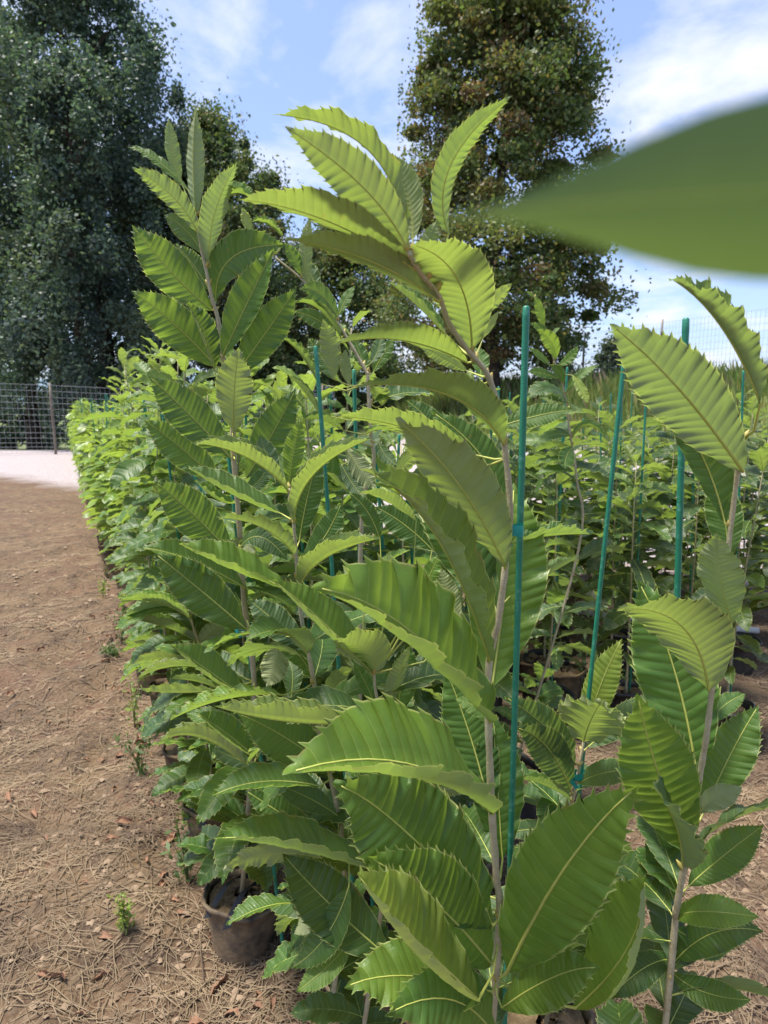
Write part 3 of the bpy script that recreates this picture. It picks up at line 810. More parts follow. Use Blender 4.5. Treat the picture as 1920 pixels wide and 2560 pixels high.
l('J', (1337, 280), (1200, 195), (1010, 115), 1.12, 1.12, 10, .42, 'g')
l('H', (700, 1975), (620, 1710), (470, 1480), 1.06, 1.1, 6, .40, 'd')
l('J', (1400, 640), (1280, 900), (1100, 1060), 1.0, .96, 10, .4, 'm')
l('J', (1420, 900), (1300, 1040), (1130, 1180), 1.0, .94, 10, .42, 'b')
# ---- its neighbour, the second thin stem with pale curled leaf
fM2 = foot(-0.06, 1.13); FOOTS.append((fM2, 'dusty'))
M2 = Plant('thin sapling with a pale curled leaf at its top, behind the nearest sapling', fM2,
    [('H', 695, 680, 1.06), ('H', 705, 800, 1.06), ('H', 740, 990, 1.07), ('H', 790, 1400, 1.09), ('H', 800, 1890, 1.11), soil(fM2)], 0.005, 0.0022)
l = M2.leaf
l('H', (688, 688), (330, 320), (-20, 28), 1.06, 1.0, 22, .40, 'b', **ROL)
l('H', (697, 675), (640, 520), (412, 465), 1.06, 1.0, 140, .85, 'o', fa=20, fb=6)
l('H', (762, 980), (848, 740), (938, 492), 1.07, 1.06, 150, .32, 'o', fa=25)
l('H', (835, 1005), (895, 720), (950, 480), 1.1, 1.12, 4, .44, 'm')
l('H', (700, 900), (640, 760), (550, 590), 1.09, 1.1, 8, .36, 'm')
l('E', (630, 1760), (785, 1580), (948, 1488), 1.1, 1.08, 50, .40, 'b', fb=30, cb=50)
l('E', (1000, 1860), (1080, 1660), (1158, 1508), 1.06, 1.06, 14, .40, 'b')
l('E', (1095, 1485), (900, 1310), (700, 1188), 1.15, 1.16, 8, .5, 'd')
l('E', (735, 1415), (640, 1210), (512, 1088), 1.25, 1.25, 8, .38, 'd')
l('E', (985, 1285), (770, 1130), (580, 1098), 1.12, 1.08, 150, .36, 'o', **UND)
l('H', (1290, 340), (1210, 140), (1150, -60), 1.1, 1.12, 165, .42, 'o')
l('H', (1280, 1080), (1170, 880), (985, 768), 1.2, 1.22, 100, .40, 'o')
l('H', (760, 1800), (700, 1850), (600, 1740), 1.1, 1.1, 10, .5, 'd')
l('H', (1120, 1560), (1210, 1490), (1360, 1480), 1.2, 1.2, 150, .5, 'o')
l('H', (830, 1250), (960, 1420), (1080, 1400), 1.2, 1.2, 10, .4, 'd')
l('H', (800, 1300), (990, 1450), (1060, 1380), 1.24, 1.2, 10, .4, 'd')
l('H', (780, 1100), (900, 1000), (1090, 970), 1.1, 1.05, 60, .4, 'm', **TRO)
# ---- the tallest sapling of the row
fL = foot(-0.43, 1.70); FOOTS.append((fL, 'dusty'))
Lp = Plant('tallest sapling, rising against the dark trees with upright pale shoots at its tip', fL,
    [('A', 845, 830, 1.45), ('A', 880, 1050, 1.45), ('A', 925, 1250, 1.45), ('A', 960, 1420, 1.45), ('A', 1000, 1560, 1.45), ('A', 1030, 1800, 1.45), ('D', 1080, 300, 1.46), ('D', 1100, 680, 1.47),
     ('D', 1110, 880, 1.48), ('D', 1140, 1250, 1.5), ('G', 1180, 200, 1.53), ('G', 1250, 900, 1.55), soil(fL)], 0.0075, 0.003)
l = Lp.leaf
l('A', (846, 845), (825, 450), (846, 78), 1.45, 1.42, 156, .30, 'g', fa=40, fb=8)
l('A', (745, 610), (685, 400), (655, 152), 1.48, 1.46, 150, .32, 'm')
l('A', (790, 660), (560, 440), (368, 362), 1.5, 1.45, 60, .32, 'm')
l('A', (856, 955), (690, 710), (402, 500), 1.45, 1.38, 150, .34, 'g', fa=10, fb=20)
l('A', (948, 1190), (968, 850), (1132, 462), 1.45, 1.4, 152, .32, 'g', fa=22, fb=12)
l('A', (985, 800), (1110, 680), (1268, 752), 1.46, 1.42, 84, .44, 'm', **TRO)
l('A', (896, 1100), (770, 930), (622, 830), 1.48, 1.46, 10, .55, 'g')
l('A', (956, 1490), (690, 1240), (403, 898), 1.45, 1.36, 4, .46, 'm')
l('A', (942, 1355), (830, 1180), (703, 1030), 1.52, 1.52, 8, .44, 'g')
l('A', (960, 1345), (975, 1220), (1030, 1085), 1.54, 1.56, 8, .6, 'g')
l('A', (985, 1430), (1090, 1130), (1470, 1040), 1.47, 1.4, 12, .40, 'd', fb=20)
l('A', (1030, 1805), (1195, 1450), (1385, 1060), 1.43, 1.38, 6, .36, 'm', fb=24, cb=40)
l('A', (1120, 1936), (1345, 1620), (1542, 1335), 1.44, 1.4, 4, .42, 'd')
l('A', (985, 1880), (690, 1580), (398, 1354), 1.42, 1.32, 4, .44, 'm')
l('A', (975, 1905), (890, 1620), (764, 1424), 1.38, 1.34, 12, .46, 'd', fb=16, cb=110)
l('D', (1105, 672), (1108, 400), (1140, 88), 1.38, 1.3, 168, .46, 'o')
l('D', (1085, 850), (790, 540), (512, 280), 1.42, 1.34, 4, .44, 'd')
l('D', (1192, 990), (1370, 690), (1537, 372), 1.5, 1.48, 4, .44, 'd')
l('D', (1010, 1020), (735, 775), (484, 588), 1.46, 1.42, 4, .42, 'm')
l('D', (1090, 1510), (800, 1215), (556, 1012), 1.42, 1.34, 4, .46, 'm')
l('D', (1400, 1020), (1340, 850), (1288, 690), 1.3, 1.34, 10, .5, 'g')
l('D', (1160, 1090), (1290, 1000), (1330, 880), 1.45, 1.48, 10, .5, 'd')
l('G', (1195, 378), (900, 125), (555, 1505), 1.46, 1.4, 4, .44, 'd', ct='D')
l('D', (1175, 1745), (800, 1555), (450, 1470), 1.5, 1.42, 20, .40, 'm', fb=20, cb=50)
l('G', (1185, 845), (900, 640), (664, 480), 1.44, 1.36, 14, .44, 'm', **ROL)
l('G', (1265, 1268), (1050, 1090), (838, 948), 1.4, 1.34, 8, .44, 'm', fb=20, cb=90)
l('G', (1190, 1310), (850, 1120), (588, 1166), 1.45, 1.4, 84, .40, 'o', **TRO)
l('G', (990, 802), (700, 815), (442, 792), 1.5, 1.44, 142, .38, 'o', **UND)
l('G', (990, 785), (830, 735), (655, 722), 1.56, 1.54, 84, .4, 'm', **TRO)
l('G', (870, 645), (650, 640), (442, 720), 1.58, 1.52, 84, .40, 'o', **TRO)
l('G', (1250, 1180), (1340, 1110), (1470, 1120), 1.45, 1.4, 130, .55, 'o')
l('G', (1240, 1330), (1100, 1260), (950, 1200), 1.5, 1.5, 15, .5, 'g')
l('D', (1130, 1400), (1130, 1530), (1180, 1400), 1.5, 1.5, 150, .6, 'o')
l('D', (1180, 1380), (1200, 1480), (1140, 1640), 1.5, 1.46, 160, .5, 'o')
l('D', (1160, 1460), (1300, 1400), (1480, 1560), 1.45, 1.4, 12, .42, 'd')
l('D', (1150, 1150), (1010, 1150), (830, 1000), 1.52, 1.5, 60, .42, 'm', **TRO)
# side shoot low on the path side
fB = foot(-0.62, 2.12); FOOTS.append((fB, 'mud'))
Bp = Plant('sapling with a low side shoot leaning out over the dirt path', fB,
    [('G', 800, 240, 1.75), ('G', 830, 370, 1.78), ('G', 868, 470, 1.82), ('G', 890, 640, 1.88), ('G', 900, 1000, 1.95), soil(fB)], 0.006, 0.0025)
l = Bp.leaf
l('G', (812, 305), (580, 195), (316, 180), 1.75, 1.68, 82, .40, 'b', **TRO)
l('G', (866, 470), (610, 355), (314, 300), 1.82, 1.72, 80, .36, 'm', **TRO)
l('G', (835, 330), (590, 225), (342, 255), 1.84, 1.8, 70, .3, 'd', **TRO)
l('G', (790, 235), (735, 160), (708, 55), 1.76, 1.76, 30, .22, 'y')
l('G', (872, 472), (940, 400), (1055, 338), 1.8, 1.78, 150, .62, 'o')
l('G', (850, 380), (790, 330), (720, 280), 1.82, 1.84, 10, .55, 'g')
l('G', (895, 640), (570, 580), (340, 662), 1.9, 1.85, 140, .3, 'o', **UND)
l('G', (880, 560), (770, 520), (640, 560), 1.95, 1.95, 20, .4, 'm')
# ---- sapling behind the nearest one's crown
fN = foot(-0.06, 1.5); FOOTS.append((fN, 'dusty'))
Np = Plant('slender leaning sapling behind the crown of the nearest one', fN,
    [('B', 235, 955, 1.5), ('B', 400, 1090, 1.5), ('B', 490, 1195, 1.5), ('B', 610, 1345, 1.5), ('B', 700, 1490, 1.5), ('B', 790, 1650, 1.5), ('E', 650, 290, 1.5),
     ('E', 672, 680, 1.5), ('E', 690, 900, 1.5), ('E', 600, 1500, 1.5), soil(fN)], 0.006, 0.0022)
l = Np.leaf
l('B', (120, 815), (80, 760), (52, 668), 1.5, 1.5, 150, .5, 'y')
l('B', (290, 850), (200, 770), (98, 752), 1.5, 1.46, 80, .45, 'm', **TRO)
l('B', (145, 835), (80, 825), (15, 800), 1.52, 1.5, 20, .5, 'm')
l('B', (402, 1065), (350, 950), (300, 878), 1.5, 1.48, 20, .5, 'm')
l('B', (440, 1130), (425, 900), (462, 712), 1.5, 1.48, 155, .26, 'o')
l('B', (505, 1185), (460, 1070), (408, 965), 1.52, 1.54, 8, .5, 'g')
l('B', (622, 1325), (510, 1180), (398, 1150), 1.5, 1.44, 30, .5, 'm')
l('B', (622, 1315), (665, 1210), (722, 1130), 1.52, 1.54, 20, .36, 'm')
l('B', (640, 1450), (500, 1270), (358, 1235), 1.5, 1.46, 84, .36, 'm', **TRO)
l('B', (610, 1430), (490, 1330), (352, 1285), 1.54, 1.52, 20, .4, 'd')
l('E', (415, 305), (385, 50), (340, -110), 1.48, 1.44, 160, .40, 'o')
l('E', (530, 345), (495, 220), (500, 95), 1.5, 1.5, 165, .4, 'o')
l('E', (305, 335), (170, 120), (38, 18), 1.54, 1.5, 80, .36, 'm', **TRO)
l('E', (315, 545), (190, 370), (93, 278), 1.5, 1.48, 84, .36, 'd', **TRO)
l('E', (420, 310), (340, 170), (240, 20), 1.56, 1.58, 10, .5, 'g')
l('E', (660, 250), (600, 140), (560, 20), 1.56, 1.58, 8, .5, 'd')
l('E', (670, 200), (720, 110), (740, 0), 1.55, 1.58, 8, .5, 'g')
l('E', (690, 260), (760, 130), (840, 20), 1.58, 1.6, 8, .42, 'm')
l('E', (745, 490), (730, 410), (690, 350), 1.56, 1.5, 150, .8, 'o')
l('E', (470, 900), (560, 1050), (640, 1130), 1.4, 1.36, 12, .42, 'g')
l('E', (500, 780), (600, 930), (705, 1065), 1.4, 1.36, 160, .5, 'o')
l('E', (480, 660), (330, 590), (190, 590), 1.5, 1.44, 84, .42, 'm', **TRO)
l('E', (640, 690), (750, 655), (930, 700), 1.45, 1.42, 70, .36, 'm', **TRO)
l('E', (860, 960), (930, 860), (1065, 780), 1.45, 1.42, 150, .5, 'o')
l('E', (730, 740), (770, 830), (860, 900), 1.5, 1.46, 12, .45, 'd')
l('E', (390, 800), (410, 900), (380, 1010), 1.56, 1.54, 20, .6, 'm')
# ---- lone young top in front of the bank
fP = foot(0.50, 2.25); FOOTS.append((fP, 'black'))
Pp = Plant('young light green sapling whose tip stands out against the sky beside the near stake', fP,
    [('C', 380, 1305, 2.25), ('C', 420, 1380, 2.25), ('C', 470, 1540, 2.25), ('C', 530, 1750, 2.25), ('F', 550, 370, 2.25), ('F', 590, 650, 2.25), ('F', 640, 1000, 2.25), ('F', 650, 1500, 2.25), soil(fP)], 0.005, 0.002)
l = Pp.leaf
l('C', (405, 1345), (380, 1320), (350, 1305), 2.25, 2.24, 30, .4, 'y')
l('C', (462, 1545), (440, 1440), (405, 1325), 2.25, 2.22, 20, .32, 'b')
l('C', (430, 1450), (400, 1440), (375, 1435), 2.25, 2.24, 30, .4, 'y')
l('C', (540, 1755), (520, 1650), (425, 1550), 2.25, 2.18, 12, .40, 'b')
l('C', (558, 1795), (640, 1740), (692, 1660), 2.25, 2.22, 20, .42, 'm')
l('C', (505, 1790), (445, 1735), (365, 1675), 2.25, 2.2, 40, .3, 'm')
l('C', (505, 1625), (460, 1560), (375, 1510), 2.26, 2.22, 20, .34, 'm')
l('C', (520, 1600), (545, 1560), (575, 1545), 2.26, 2.26, 30, .4, 'm')
l('F', (570, 390), (650, 290), (792, 210), 2.25, 2.2, 40, .34, 'm')
l('F', (500, 300), (390, 262), (300, 258), 2.25, 2.2, 30, .36, 'm')
l('F', (550, 330), (520, 260), (460, 215), 2.24, 2.2, 20, .5, 'm')
l('F', (612, 280), (672, 375), (722, 482), 2.2, 2.15, 20, .36, 'y')
l('F', (585, 480), (450, 370), (298, 440), 2.26, 2.2, 60, .5, 'd')
l('F', (590, 480), (520, 420), (400, 420), 2.3, 2.26, 40, .5, 'm')
l('F', (590, 470), (620, 500), (690, 530), 2.25, 2.2, 40, .3, 'm')
l('F', (600, 700), (480, 690), (360, 760), 2.25, 2.2, 40, .36, 'm')
l('F', (605, 720), (720, 630), (840, 720), 2.25, 2.2, 60, .36, 'm', **TRO)
l('F', (615, 780), (570, 840), (560, 930), 2.22, 2.15, 20, .7, 'm')

# ------------------------------------------------------------------ generic saplings (shared leaf meshes)
def generic_leaf(i, teeth, phases, cols):
    rr = random.Random(100 + i)
    n = 14; droop = rr.uniform(0.15, 1.0); rise = rr.uniform(0.1, 0.5); side = rr.uniform(-0.15, 0.15)
    u = np.linspace(0, 1, n)
    ang = rise - (rise + droop) * u ** 1.2
    dx = np.cos(ang); dz = np.sin(ang)
    P = np.stack([np.r_[0, np.cumsum(dx[:-1])], side * u * u * n * 0.5, np.r_[0, np.cumsum(dz[:-1])]], 1) / (n - 1)
    T = np.gradient(P, axis=0); T /= np.linalg.norm(T, axis=1)[:, None]
    Nn = np.array([nrm(np.array((0, 0, 1.0)) - t * t[2]) for t in T])
    V, Fs, UV = leaf_geo(P, Nn, 1.0, rr.uniform(0.34, 0.42), 1, teeth, phases, cols, fa=rr.uniform(5, 34), ca=rr.uniform(-25, 10), fb=rr.uniform(5, 34), cb=rr.uniform(-25, 10), amp=1, tooth=1.0, wave=1.5, r=rr)
    v2, f2 = tube(np.vstack([[(-0.07, 0, -0.03)], P[:-1:2]]), np.r_[0.007, np.linspace(0.0065, 0.002, len(P[:-1:2]))], 4, False)
    V = list(V); o = len(V); nb = len(Fs)
    V += [tuple(q) for q in v2]; Fs = list(Fs) + [tuple(a + o for a in f) for f in f2]
    UV = list(UV) + [(0.5, 0)] * len(v2)
    me = mesh('sapling_leaf', V, Fs, m_leaf, UV)
    me.materials.append(m_rib)
    mi = np.zeros(len(me.polygons), dtype=np.int32); mi[nb:] = 1
    me.polygons.foreach_set('material_index', mi)
    return me
GL = [generic_leaf(i, 13, (0.0, 0.2, 0.6), 2) for i in range(14)]

for pl_, n_, a_, b_, sz_, pal_, sd_ in ((Lp, 40, 0.22, 1.35, 0.22, 'dmg', 1), (Mm, 26, 0.25, 1.2, 0.2, 'dm', 2), (M2, 20, 0.25, 1.1, 0.2, 'dm', 3), (Np, 34, 0.3, 1.6, 0.2, 'dmgo', 4),
                                        (Pp, 34, 0.3, 1.55, 0.18, 'dmg', 5), (Bp, 44, 0.2, 1.35, 0.22, 'dmg', 6), (S_, 16, 0.25, 0.75, 0.19, 'dg', 7), (A, 10, 0.25, 0.9, 0.2, 'd', 8), (Rr, 20, 0.25, 0.98, 0.2, 'dg', 9)):
    pl_.fill(n_, a_, b_, sz_, [TINT[c_] for c_ in pal_], sd_)
Lp.fill(16, 0.22, 0.8, 0.21, [TINT['d'], TINT['m']], 21, False)
Bp.fill(16, 0.2, 0.9, 0.21, [TINT['d'], TINT['m']], 22, False)
def stem_path(r, H, lean):
    a = r.uniform(0, 6.28); b = r.uniform(0, 6.28)
    return smoothpath([(0.02 * math.cos(a) * z * 2 + lean[0] * (z - 0.13) ** 2, 0.02 * math.sin(a) * z * 2 + lean[1] * (z - 0.13) ** 2 + 0.02 * math.sin(b + z * 3), z) for z in np.linspace(0.13, H, 6)], 4)
def gen_leaves(r, H, n, low, size, pal, top):
    """list of (z fraction on stem, yaw, pitch, roll, scale, colour)"""
    o = []; yaw = r.uniform(0, 6.28)
    for i in range(n):
        t = i / (n - 1)
        z = low + (H - low) * (t ** 0.92)
        yaw += 2.4 + r.uniform(-0.5, 0.5)
        young = max(0, (t - 0.8) / 0.2)
        pitch = r.uniform(-0.35, 0.35) - 0.25 * (1 - t) + young * 0.8
        s = size * r.uniform(0.75, 1.15) * (1 - 0.5 * young) * (0.75 + 0.25 * min(1, t * 5))
        c = np.array(pal[r.randrange(len(pal))]); c = c * (1 - young * 0.6) + np.array(top) * young * 0.6
        o.append((z, yaw, pitch, r.uniform(-0.6, 0.6), s, jitc(tuple(c), 0.18, r)))
    return o
P_ROW = [TINT['d'], TINT['m'], TINT['m'], TINT['g']]
P_BLK = [(0.0344, 0.0757, 0.0258), (0.0413, 0.086, 0.0275), (0.0602, 0.1161, 0.031), (0.0387, 0.0774, 0.031)]
P_YEL = [(0.13, 0.23, 0.035), (0.18, 0.28, 0.04), (0.10, 0.18, 0.035)]
def near_sapling(f, H, n, low, size, pal, top, label, group, seed, lean=(0, 0)):
    r = random.Random(seed)
    t = empty('chestnut_sapling', f, label, 'sapling', group)
    S = stem_path(r, H, lean)
    obj('stem', mesh('stem', *tube(S, np.linspace(0.0062, 0.002, len(S)), 7), m_bark), t)
    for z, yaw, pitch, roll, s, c in gen_leaves(r, H, n, low, size, pal, top):
        lf = obj('leaf', GL[r.randrange(len(GL))], t, (np.interp(z, S[:, 2], S[:, 0]) + 0.06 * s * math.cos(yaw), np.interp(z, S[:, 2], S[:, 1]) + 0.06 * s * math.sin(yaw), z + 0.02 * s), c)
        lf.rotation_mode = 'ZYX' if False else 'XYZ'
        lf.rotation_euler = (roll, -pitch, yaw); lf.scale = (s, s, s)
    return t
# far saplings: stem and one joined mass of leaves, four patterns
GLfar = [generic_leaf(40 + i, 7, (0.0,), 1) for i in range(6)]
def far_pattern(seed, n):
    r = random.Random(seed)
    from mathutils import Matrix, Euler
    V, Fs, UV, Cc = [], [], [], []
    for z, yaw, pitch, roll, s, c in gen_leaves(r, 1.5, n, 0.25, 0.25, [(1, 1, 1)], (1.2, 1.2, 1.0)):
        g_ = GLfar[r.randrange(6)]
        Mx = Matrix.Translation((0, 0, z)) @ Euler((roll, -pitch, yaw)).to_matrix().to_4x4() @ Matrix.Scale(s, 4)
        o = len(V)
        V += [tuple(Mx @ v.co) for v in g_.vertices]
        Fs += [tuple(i + o for i in p_.vertices) for p_ in g_.polygons]
        uvl = np.zeros((len(g_.vertices), 2)); 
        for lp, d_ in zip(g_.loops, g_.uv_layers[0].data): uvl[lp.vertex_index] = d_.uv
        UV += uvl.tolist()
    return mesh('sapling_foliage', V, Fs, m_leaf, UV)
FARP = [far_pattern(900 + q, 50) for q in range(4)]
FST = mesh('far_stem', *tube([(0, 0, 0.10), (0.01, 0.01, 0.8), (0, 0, 1.5)], [0.006, 0.005, 0.002], 5), m_bark)

def pot_mesh(rad, h, seed, mat):
    r = random.Random(seed); V, Fs = [], []
    prof = [(0.86, 0.0), (0.90, 0.3), (0.96, 0.75), (1.0, 0.95), (1.05, 0.96), (1.06, 1.03), (0.99, 1.04), (0.95, 0.9), (0.93, 0.7)]
    n = 22; ph = r.uniform(0, 6)
    for i, (q, z) in enumerate(prof):
        for k_ in range(n):
            a = k_ * 6.2832 / n
            d = 1 + 0.10 * math.sin(2 * a + ph) * z + 0.05 * math.sin(5 * a + ph * 2) * z + r.uniform(-0.012, 0.012)
            V.append((rad * q * d * math.cos(a), rad * q * d * math.sin(a), h * z * (1 + 0.05 * math.sin(a + ph) * z) - 0.02))
    for i in range(len(prof) - 1):
        for k_ in range(n): Fs.append((i * n + k_, i * n + (k_ + 1) % n, (i + 1) * n + (k_ + 1) % n, (i + 1) * n + k_))
    return mesh('pot_wall', V, Fs, mat)
def soil_mesh(rad, h, seed):
    r = random.Random(seed); V, Fs = [(0, 0, h * 0.95)], []
    n = 18
    for i in range(1, 5):
        for k_ in range(n):
            a = k_ * 6.2832 / n
            V.append((rad * 0.97 * i / 4 * math.cos(a), rad * 0.97 * i / 4 * math.sin(a), h * (0.94 - 0.06 * (i / 4) ** 2) + r.uniform(-0.012, 0.012)))
    for k_ in range(n): Fs.append((0, 1 + k_, 1 + (k_ + 1) % n))
    for i in range(3):
        for k_ in range(n): Fs.append((1 + i * n + k_, 1 + i * n + (k_ + 1) % n, 1 + (i + 1) * n + (k_ + 1) % n, 1 + (i + 1) * n + k_))
    return mesh('pot_soil', V, Fs, m_soil)
POTS = {'dusty': [pot_mesh(0.105, 0.17, q, m_pot) for q in range(3)], 'mud': [pot_mesh(0.105, 0.17, 10 + q, m_potmud) for q in range(3)], 'black': [pot_mesh(0.115, 0.20, 20 + q, m_black) for q in range(3)]}
SOILS = [soil_mesh(0.100, 0.165, q) for q in range(3)]
POTLAB = {'dusty': ('dusty dark nursery pot filled with tan soil under the near saplings', 'pots under the near rows'),
          'mud': ('nursery pot caked with tan mud along the dirt path', 'mud-caked pots along the path'),
          'black': ('black plastic nursery pot in the sapling block before the bank', 'black pots of the far block')}
def pot(f, kind):
    lab, grp = POTLAB[kind]
    p_ = empty('nursery_pot', (f[0], f[1], f[2]), lab, 'pot', grp)
    q = random.randrange(3)
    a = random.uniform(0, 6)
    w_ = obj('wall', POTS[kind][q], p_); w_.rotation_euler[2] = a
    obj('soil', SOILS[q], p_)
    return p_
# stakes
def stake_mesh(L, rad, seed):
    r = random.Random(seed); n = 110
    z = np.linspace(0, L, n); rr_ = rad * (1 + 0.035 * np.sin(np.arange(n) * 2.4) + np.array([r.uniform(-0.02, 0.02) for _ in range(n)]))
    z = np.r_[z, L + rad * 0.5]; rr_ = np.r_[rr_, rad * 0.62]
    return mesh('plant_stake', *tube(np.stack([0.004 * np.sin(z * 1.7 + seed), 0.004 * np.cos(z * 2.2 + seed), z], 1), rr_, 12), m_stake)
def stake(top, bot, rad, label, group=None, me=None):
    top, bot = np.array(top, float), np.array(bot, float)
    L = np.linalg.norm(top - bot)
    o = obj('plant_stake', me or stake_mesh(L, rad, int(L * 1e5)), None, tuple(bot))
    o.rotation_mode = 'QUATERNION'; o.rotation_quaternion = Vector(top - bot).to_track_quat('Z', 'Y')
    if me: o.scale[2] = L / 1.5
    return tag(o, label, 'stake', group)
def stake_px(c, t, b, Yt, Yb, rad, label, down=0.15):
    T_, B_ = at(*t, Yt), at(*b, Yb)
    k_ = (T_[2] - down) / (T_[2] - B_[2])
    return stake(T_, T_ + (B_ - T_) * k_, rad, label)
stake_px(0, ('W', 1137, 665), ('W', 1091, 2029), .90, .93, 0.0048, 'thick green stake standing beside the nearest stem, teal tie halfway up')
stake_px(0, ('W', 1485, 690), ('W', 1440, 2029), .93, .95, 0.0048, 'thick dark green stake rising behind the chewed big-leaved sapling')
stake_px(0, ('W', 1350, 725), ('W', 1253, 1740), 1.27, 1.30, 0.0048, 'pale green leaning stake tied to the short sapling')
stake_px(0, ('W', 679, 750), ('W', 732, 1500), 1.42, 1.40, 0.0048, 'green stake standing behind the bright toothed shoots')
stake_px(0, ('W', 762, 800), ('W', 790, 1530), 1.62, 1.60, 0.0050, 'thin green stake half hidden behind the slender leaning sapling')
stake_px(0, ('W', 805, 935), ('W', 828, 1200), 1.72, 1.72, 0.0048, 'short-topped green stake deep among the leaves behind the slender sapling')
stake_px(0, ('W', 496, 975), ('W', 600, 1950), 1.62, 1.52, 0.0048, 'green stake beside the tallest stem, mostly hidden by its big leaves')
stake_px(0, ('W', 402, 1005), ('W', 440, 1075), 2.0, 2.0, 0.0048, 'green stake among the second sapling along the path')
stake_px(0, ('W', 865, 940), ('W', 862, 1010), 2.0, 2.0, 0.0048, 'slim green stake in the gap between slender sapling and nearest crown')
# ties
def tie(c, xy, Y, label, rad=0.010):
    p_ = at(c, *xy, Y); V, Fs = [], []
    n = 20
    for k_ in range(n):
        a = k_ * 6.2832 / n
        for h_, rr_ in ((-0.008, rad), (0.0, rad * 1.06), (0.008, rad * 0.98)):
            V.append((rr_ * 1.5 * math.cos(a), rr_ * math.sin(a), h_ + 0.0015 * math.sin(3 * a)))
    for k_ in range(n):
        for q in range(2):
            a, b = k_ * 3 + q, ((k_ + 1) % n) * 3 + q
            Fs.append((a, b, b + 1, a + 1))
    band = mesh('band', V, Fs, m_tie)
    t = empty('plant_tie', tuple(p_), label, 'tie')
    obj('band', band, t)
    tl = [(-rad * 1.4, -rad * 0.3, 0.006), (-rad * 1.7, -rad * 0.8, -0.004), (-rad * 1.1, -rad * 1.2, -0.014), (-rad * 0.6, -rad * 1.25, -0.022)]
    V, Fs = [], []
    for i, q in enumerate(tl):
        V += [(q[0] - 0.004, q[1], q[2] - 0.002), (q[0] + 0.004, q[1] - 0.002, q[2] + 0.002)]
    for i in range(3): Fs.append((i * 2, i * 2 + 1, i * 2 + 3, i * 2 + 2))
    obj('tail', mesh('tail', V, Fs, m_tie), t)
tie('F', (200, 1350), .885, 'teal plastic tie holding the nearest stem to its stake')
tie('I', (655, 1385), 1.285, 'teal plastic tie holding the short sapling to the pale leaning stake', 0.012)
tie('G', (1185, 360), 1.54, 'teal plastic tie on the stake of the tallest sapling', 0.012)
tie('H', (655, 880), 1.6, 'teal plastic tie on the half hidden stake low among the leaves', 0.011)

# rows beside the path
rdir, pdir = np.array((-0.447, 0.894)), np.array((0.894, 0.447))
SM = stake_mesh(1.5, 0.0052, 5)
gi = 0
LAB_R = ('green sapling in the dense staked rows beside the dirt path', 'saplings in the dense rows beside the path')
LAB_F = ('small bright yellow-green sapling far down the rows towards the trees', 'far saplings of the rows')
LAB_S = ('green stake standing among the dense rows beside the path', 'stakes among the dense rows')
def row_xy(off, al): return pdir * off + rdir * al
rr0 = random.Random(3)
for ri, (off, start, step) in enumerate(((0.385, 2.55, 0.38), (0.60, 1.75, 0.36), (0.86, 1.50, 0.38), (1.10, 1.62, 0.40))):
    al = start
    while al < 24:
        jj = 0.03 if al < 5 else 0.11
        p_ = row_xy(off + rr0.uniform(-jj, jj), al + rr0.uniform(-0.04, 0.04))
        if np.hypot(*p_) < 6.2 and (ri < 3 or al < 5):
            f = foot(*p_); d_ = np.hypot(*p_)
            H = (1.92 if ri == 0 else 1.78) - 0.055 * max(0, d_ - 2) + rr0.uniform(-0.14, 0.12)
            if ri == 2 and al < 2.0: H = 1.5
            if ri == 3: H = 1.45 + rr0.uniform(-.1, .1)
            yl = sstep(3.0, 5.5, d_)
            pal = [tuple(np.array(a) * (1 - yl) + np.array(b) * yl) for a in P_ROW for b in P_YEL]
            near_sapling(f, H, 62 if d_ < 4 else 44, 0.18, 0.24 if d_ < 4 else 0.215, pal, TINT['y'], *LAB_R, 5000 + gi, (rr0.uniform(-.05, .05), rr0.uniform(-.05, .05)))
            FOOTS.append((f, 'mud' if ri == 0 else 'dusty'))
            tp_ = np.array((p_[0] + rr0.uniform(-.05, .05), p_[1] + 0.04, f[2] + min(H - 0.05, 1.62) + rr0.uniform(-.1, .08)))
            stake(tp_, (p_[0] + 0.04, p_[1] + 0.03, f[2] + 0.1), 0.005, *LAB_S, me=SM)
        elif ri < 2 or (ri == 2 and al < 14):
            f = foot(*p_); H = 1.42 + rr0.uniform(-0.3, 0.2)
            t = empty('chestnut_sapling', f, LAB_F[0], 'sapling', LAB_F[1])
            t.scale = (1.1, 1.1, H / 1.5); t.rotation_euler[2] = rr0.uniform(0, 6.28)
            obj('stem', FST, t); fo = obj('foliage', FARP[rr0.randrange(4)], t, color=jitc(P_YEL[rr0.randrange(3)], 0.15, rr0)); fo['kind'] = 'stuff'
            if rr0.random() < 0.8:
                stake((p_[0] + rr0.uniform(-.06, .06), p_[1], f[2] + 1.62 + rr0.uniform(-.1, .1)), (p_[0] + 0.03, p_[1], f[2] + 0.05), 0.005, 'green stake standing far down the rows among yellow-green saplings', 'far stakes of the rows', SM)
            if ri == 0: FOOTS.append((f, 'mud'))
        gi += 1
        al += step * (1 if al < 6 else 1.25)

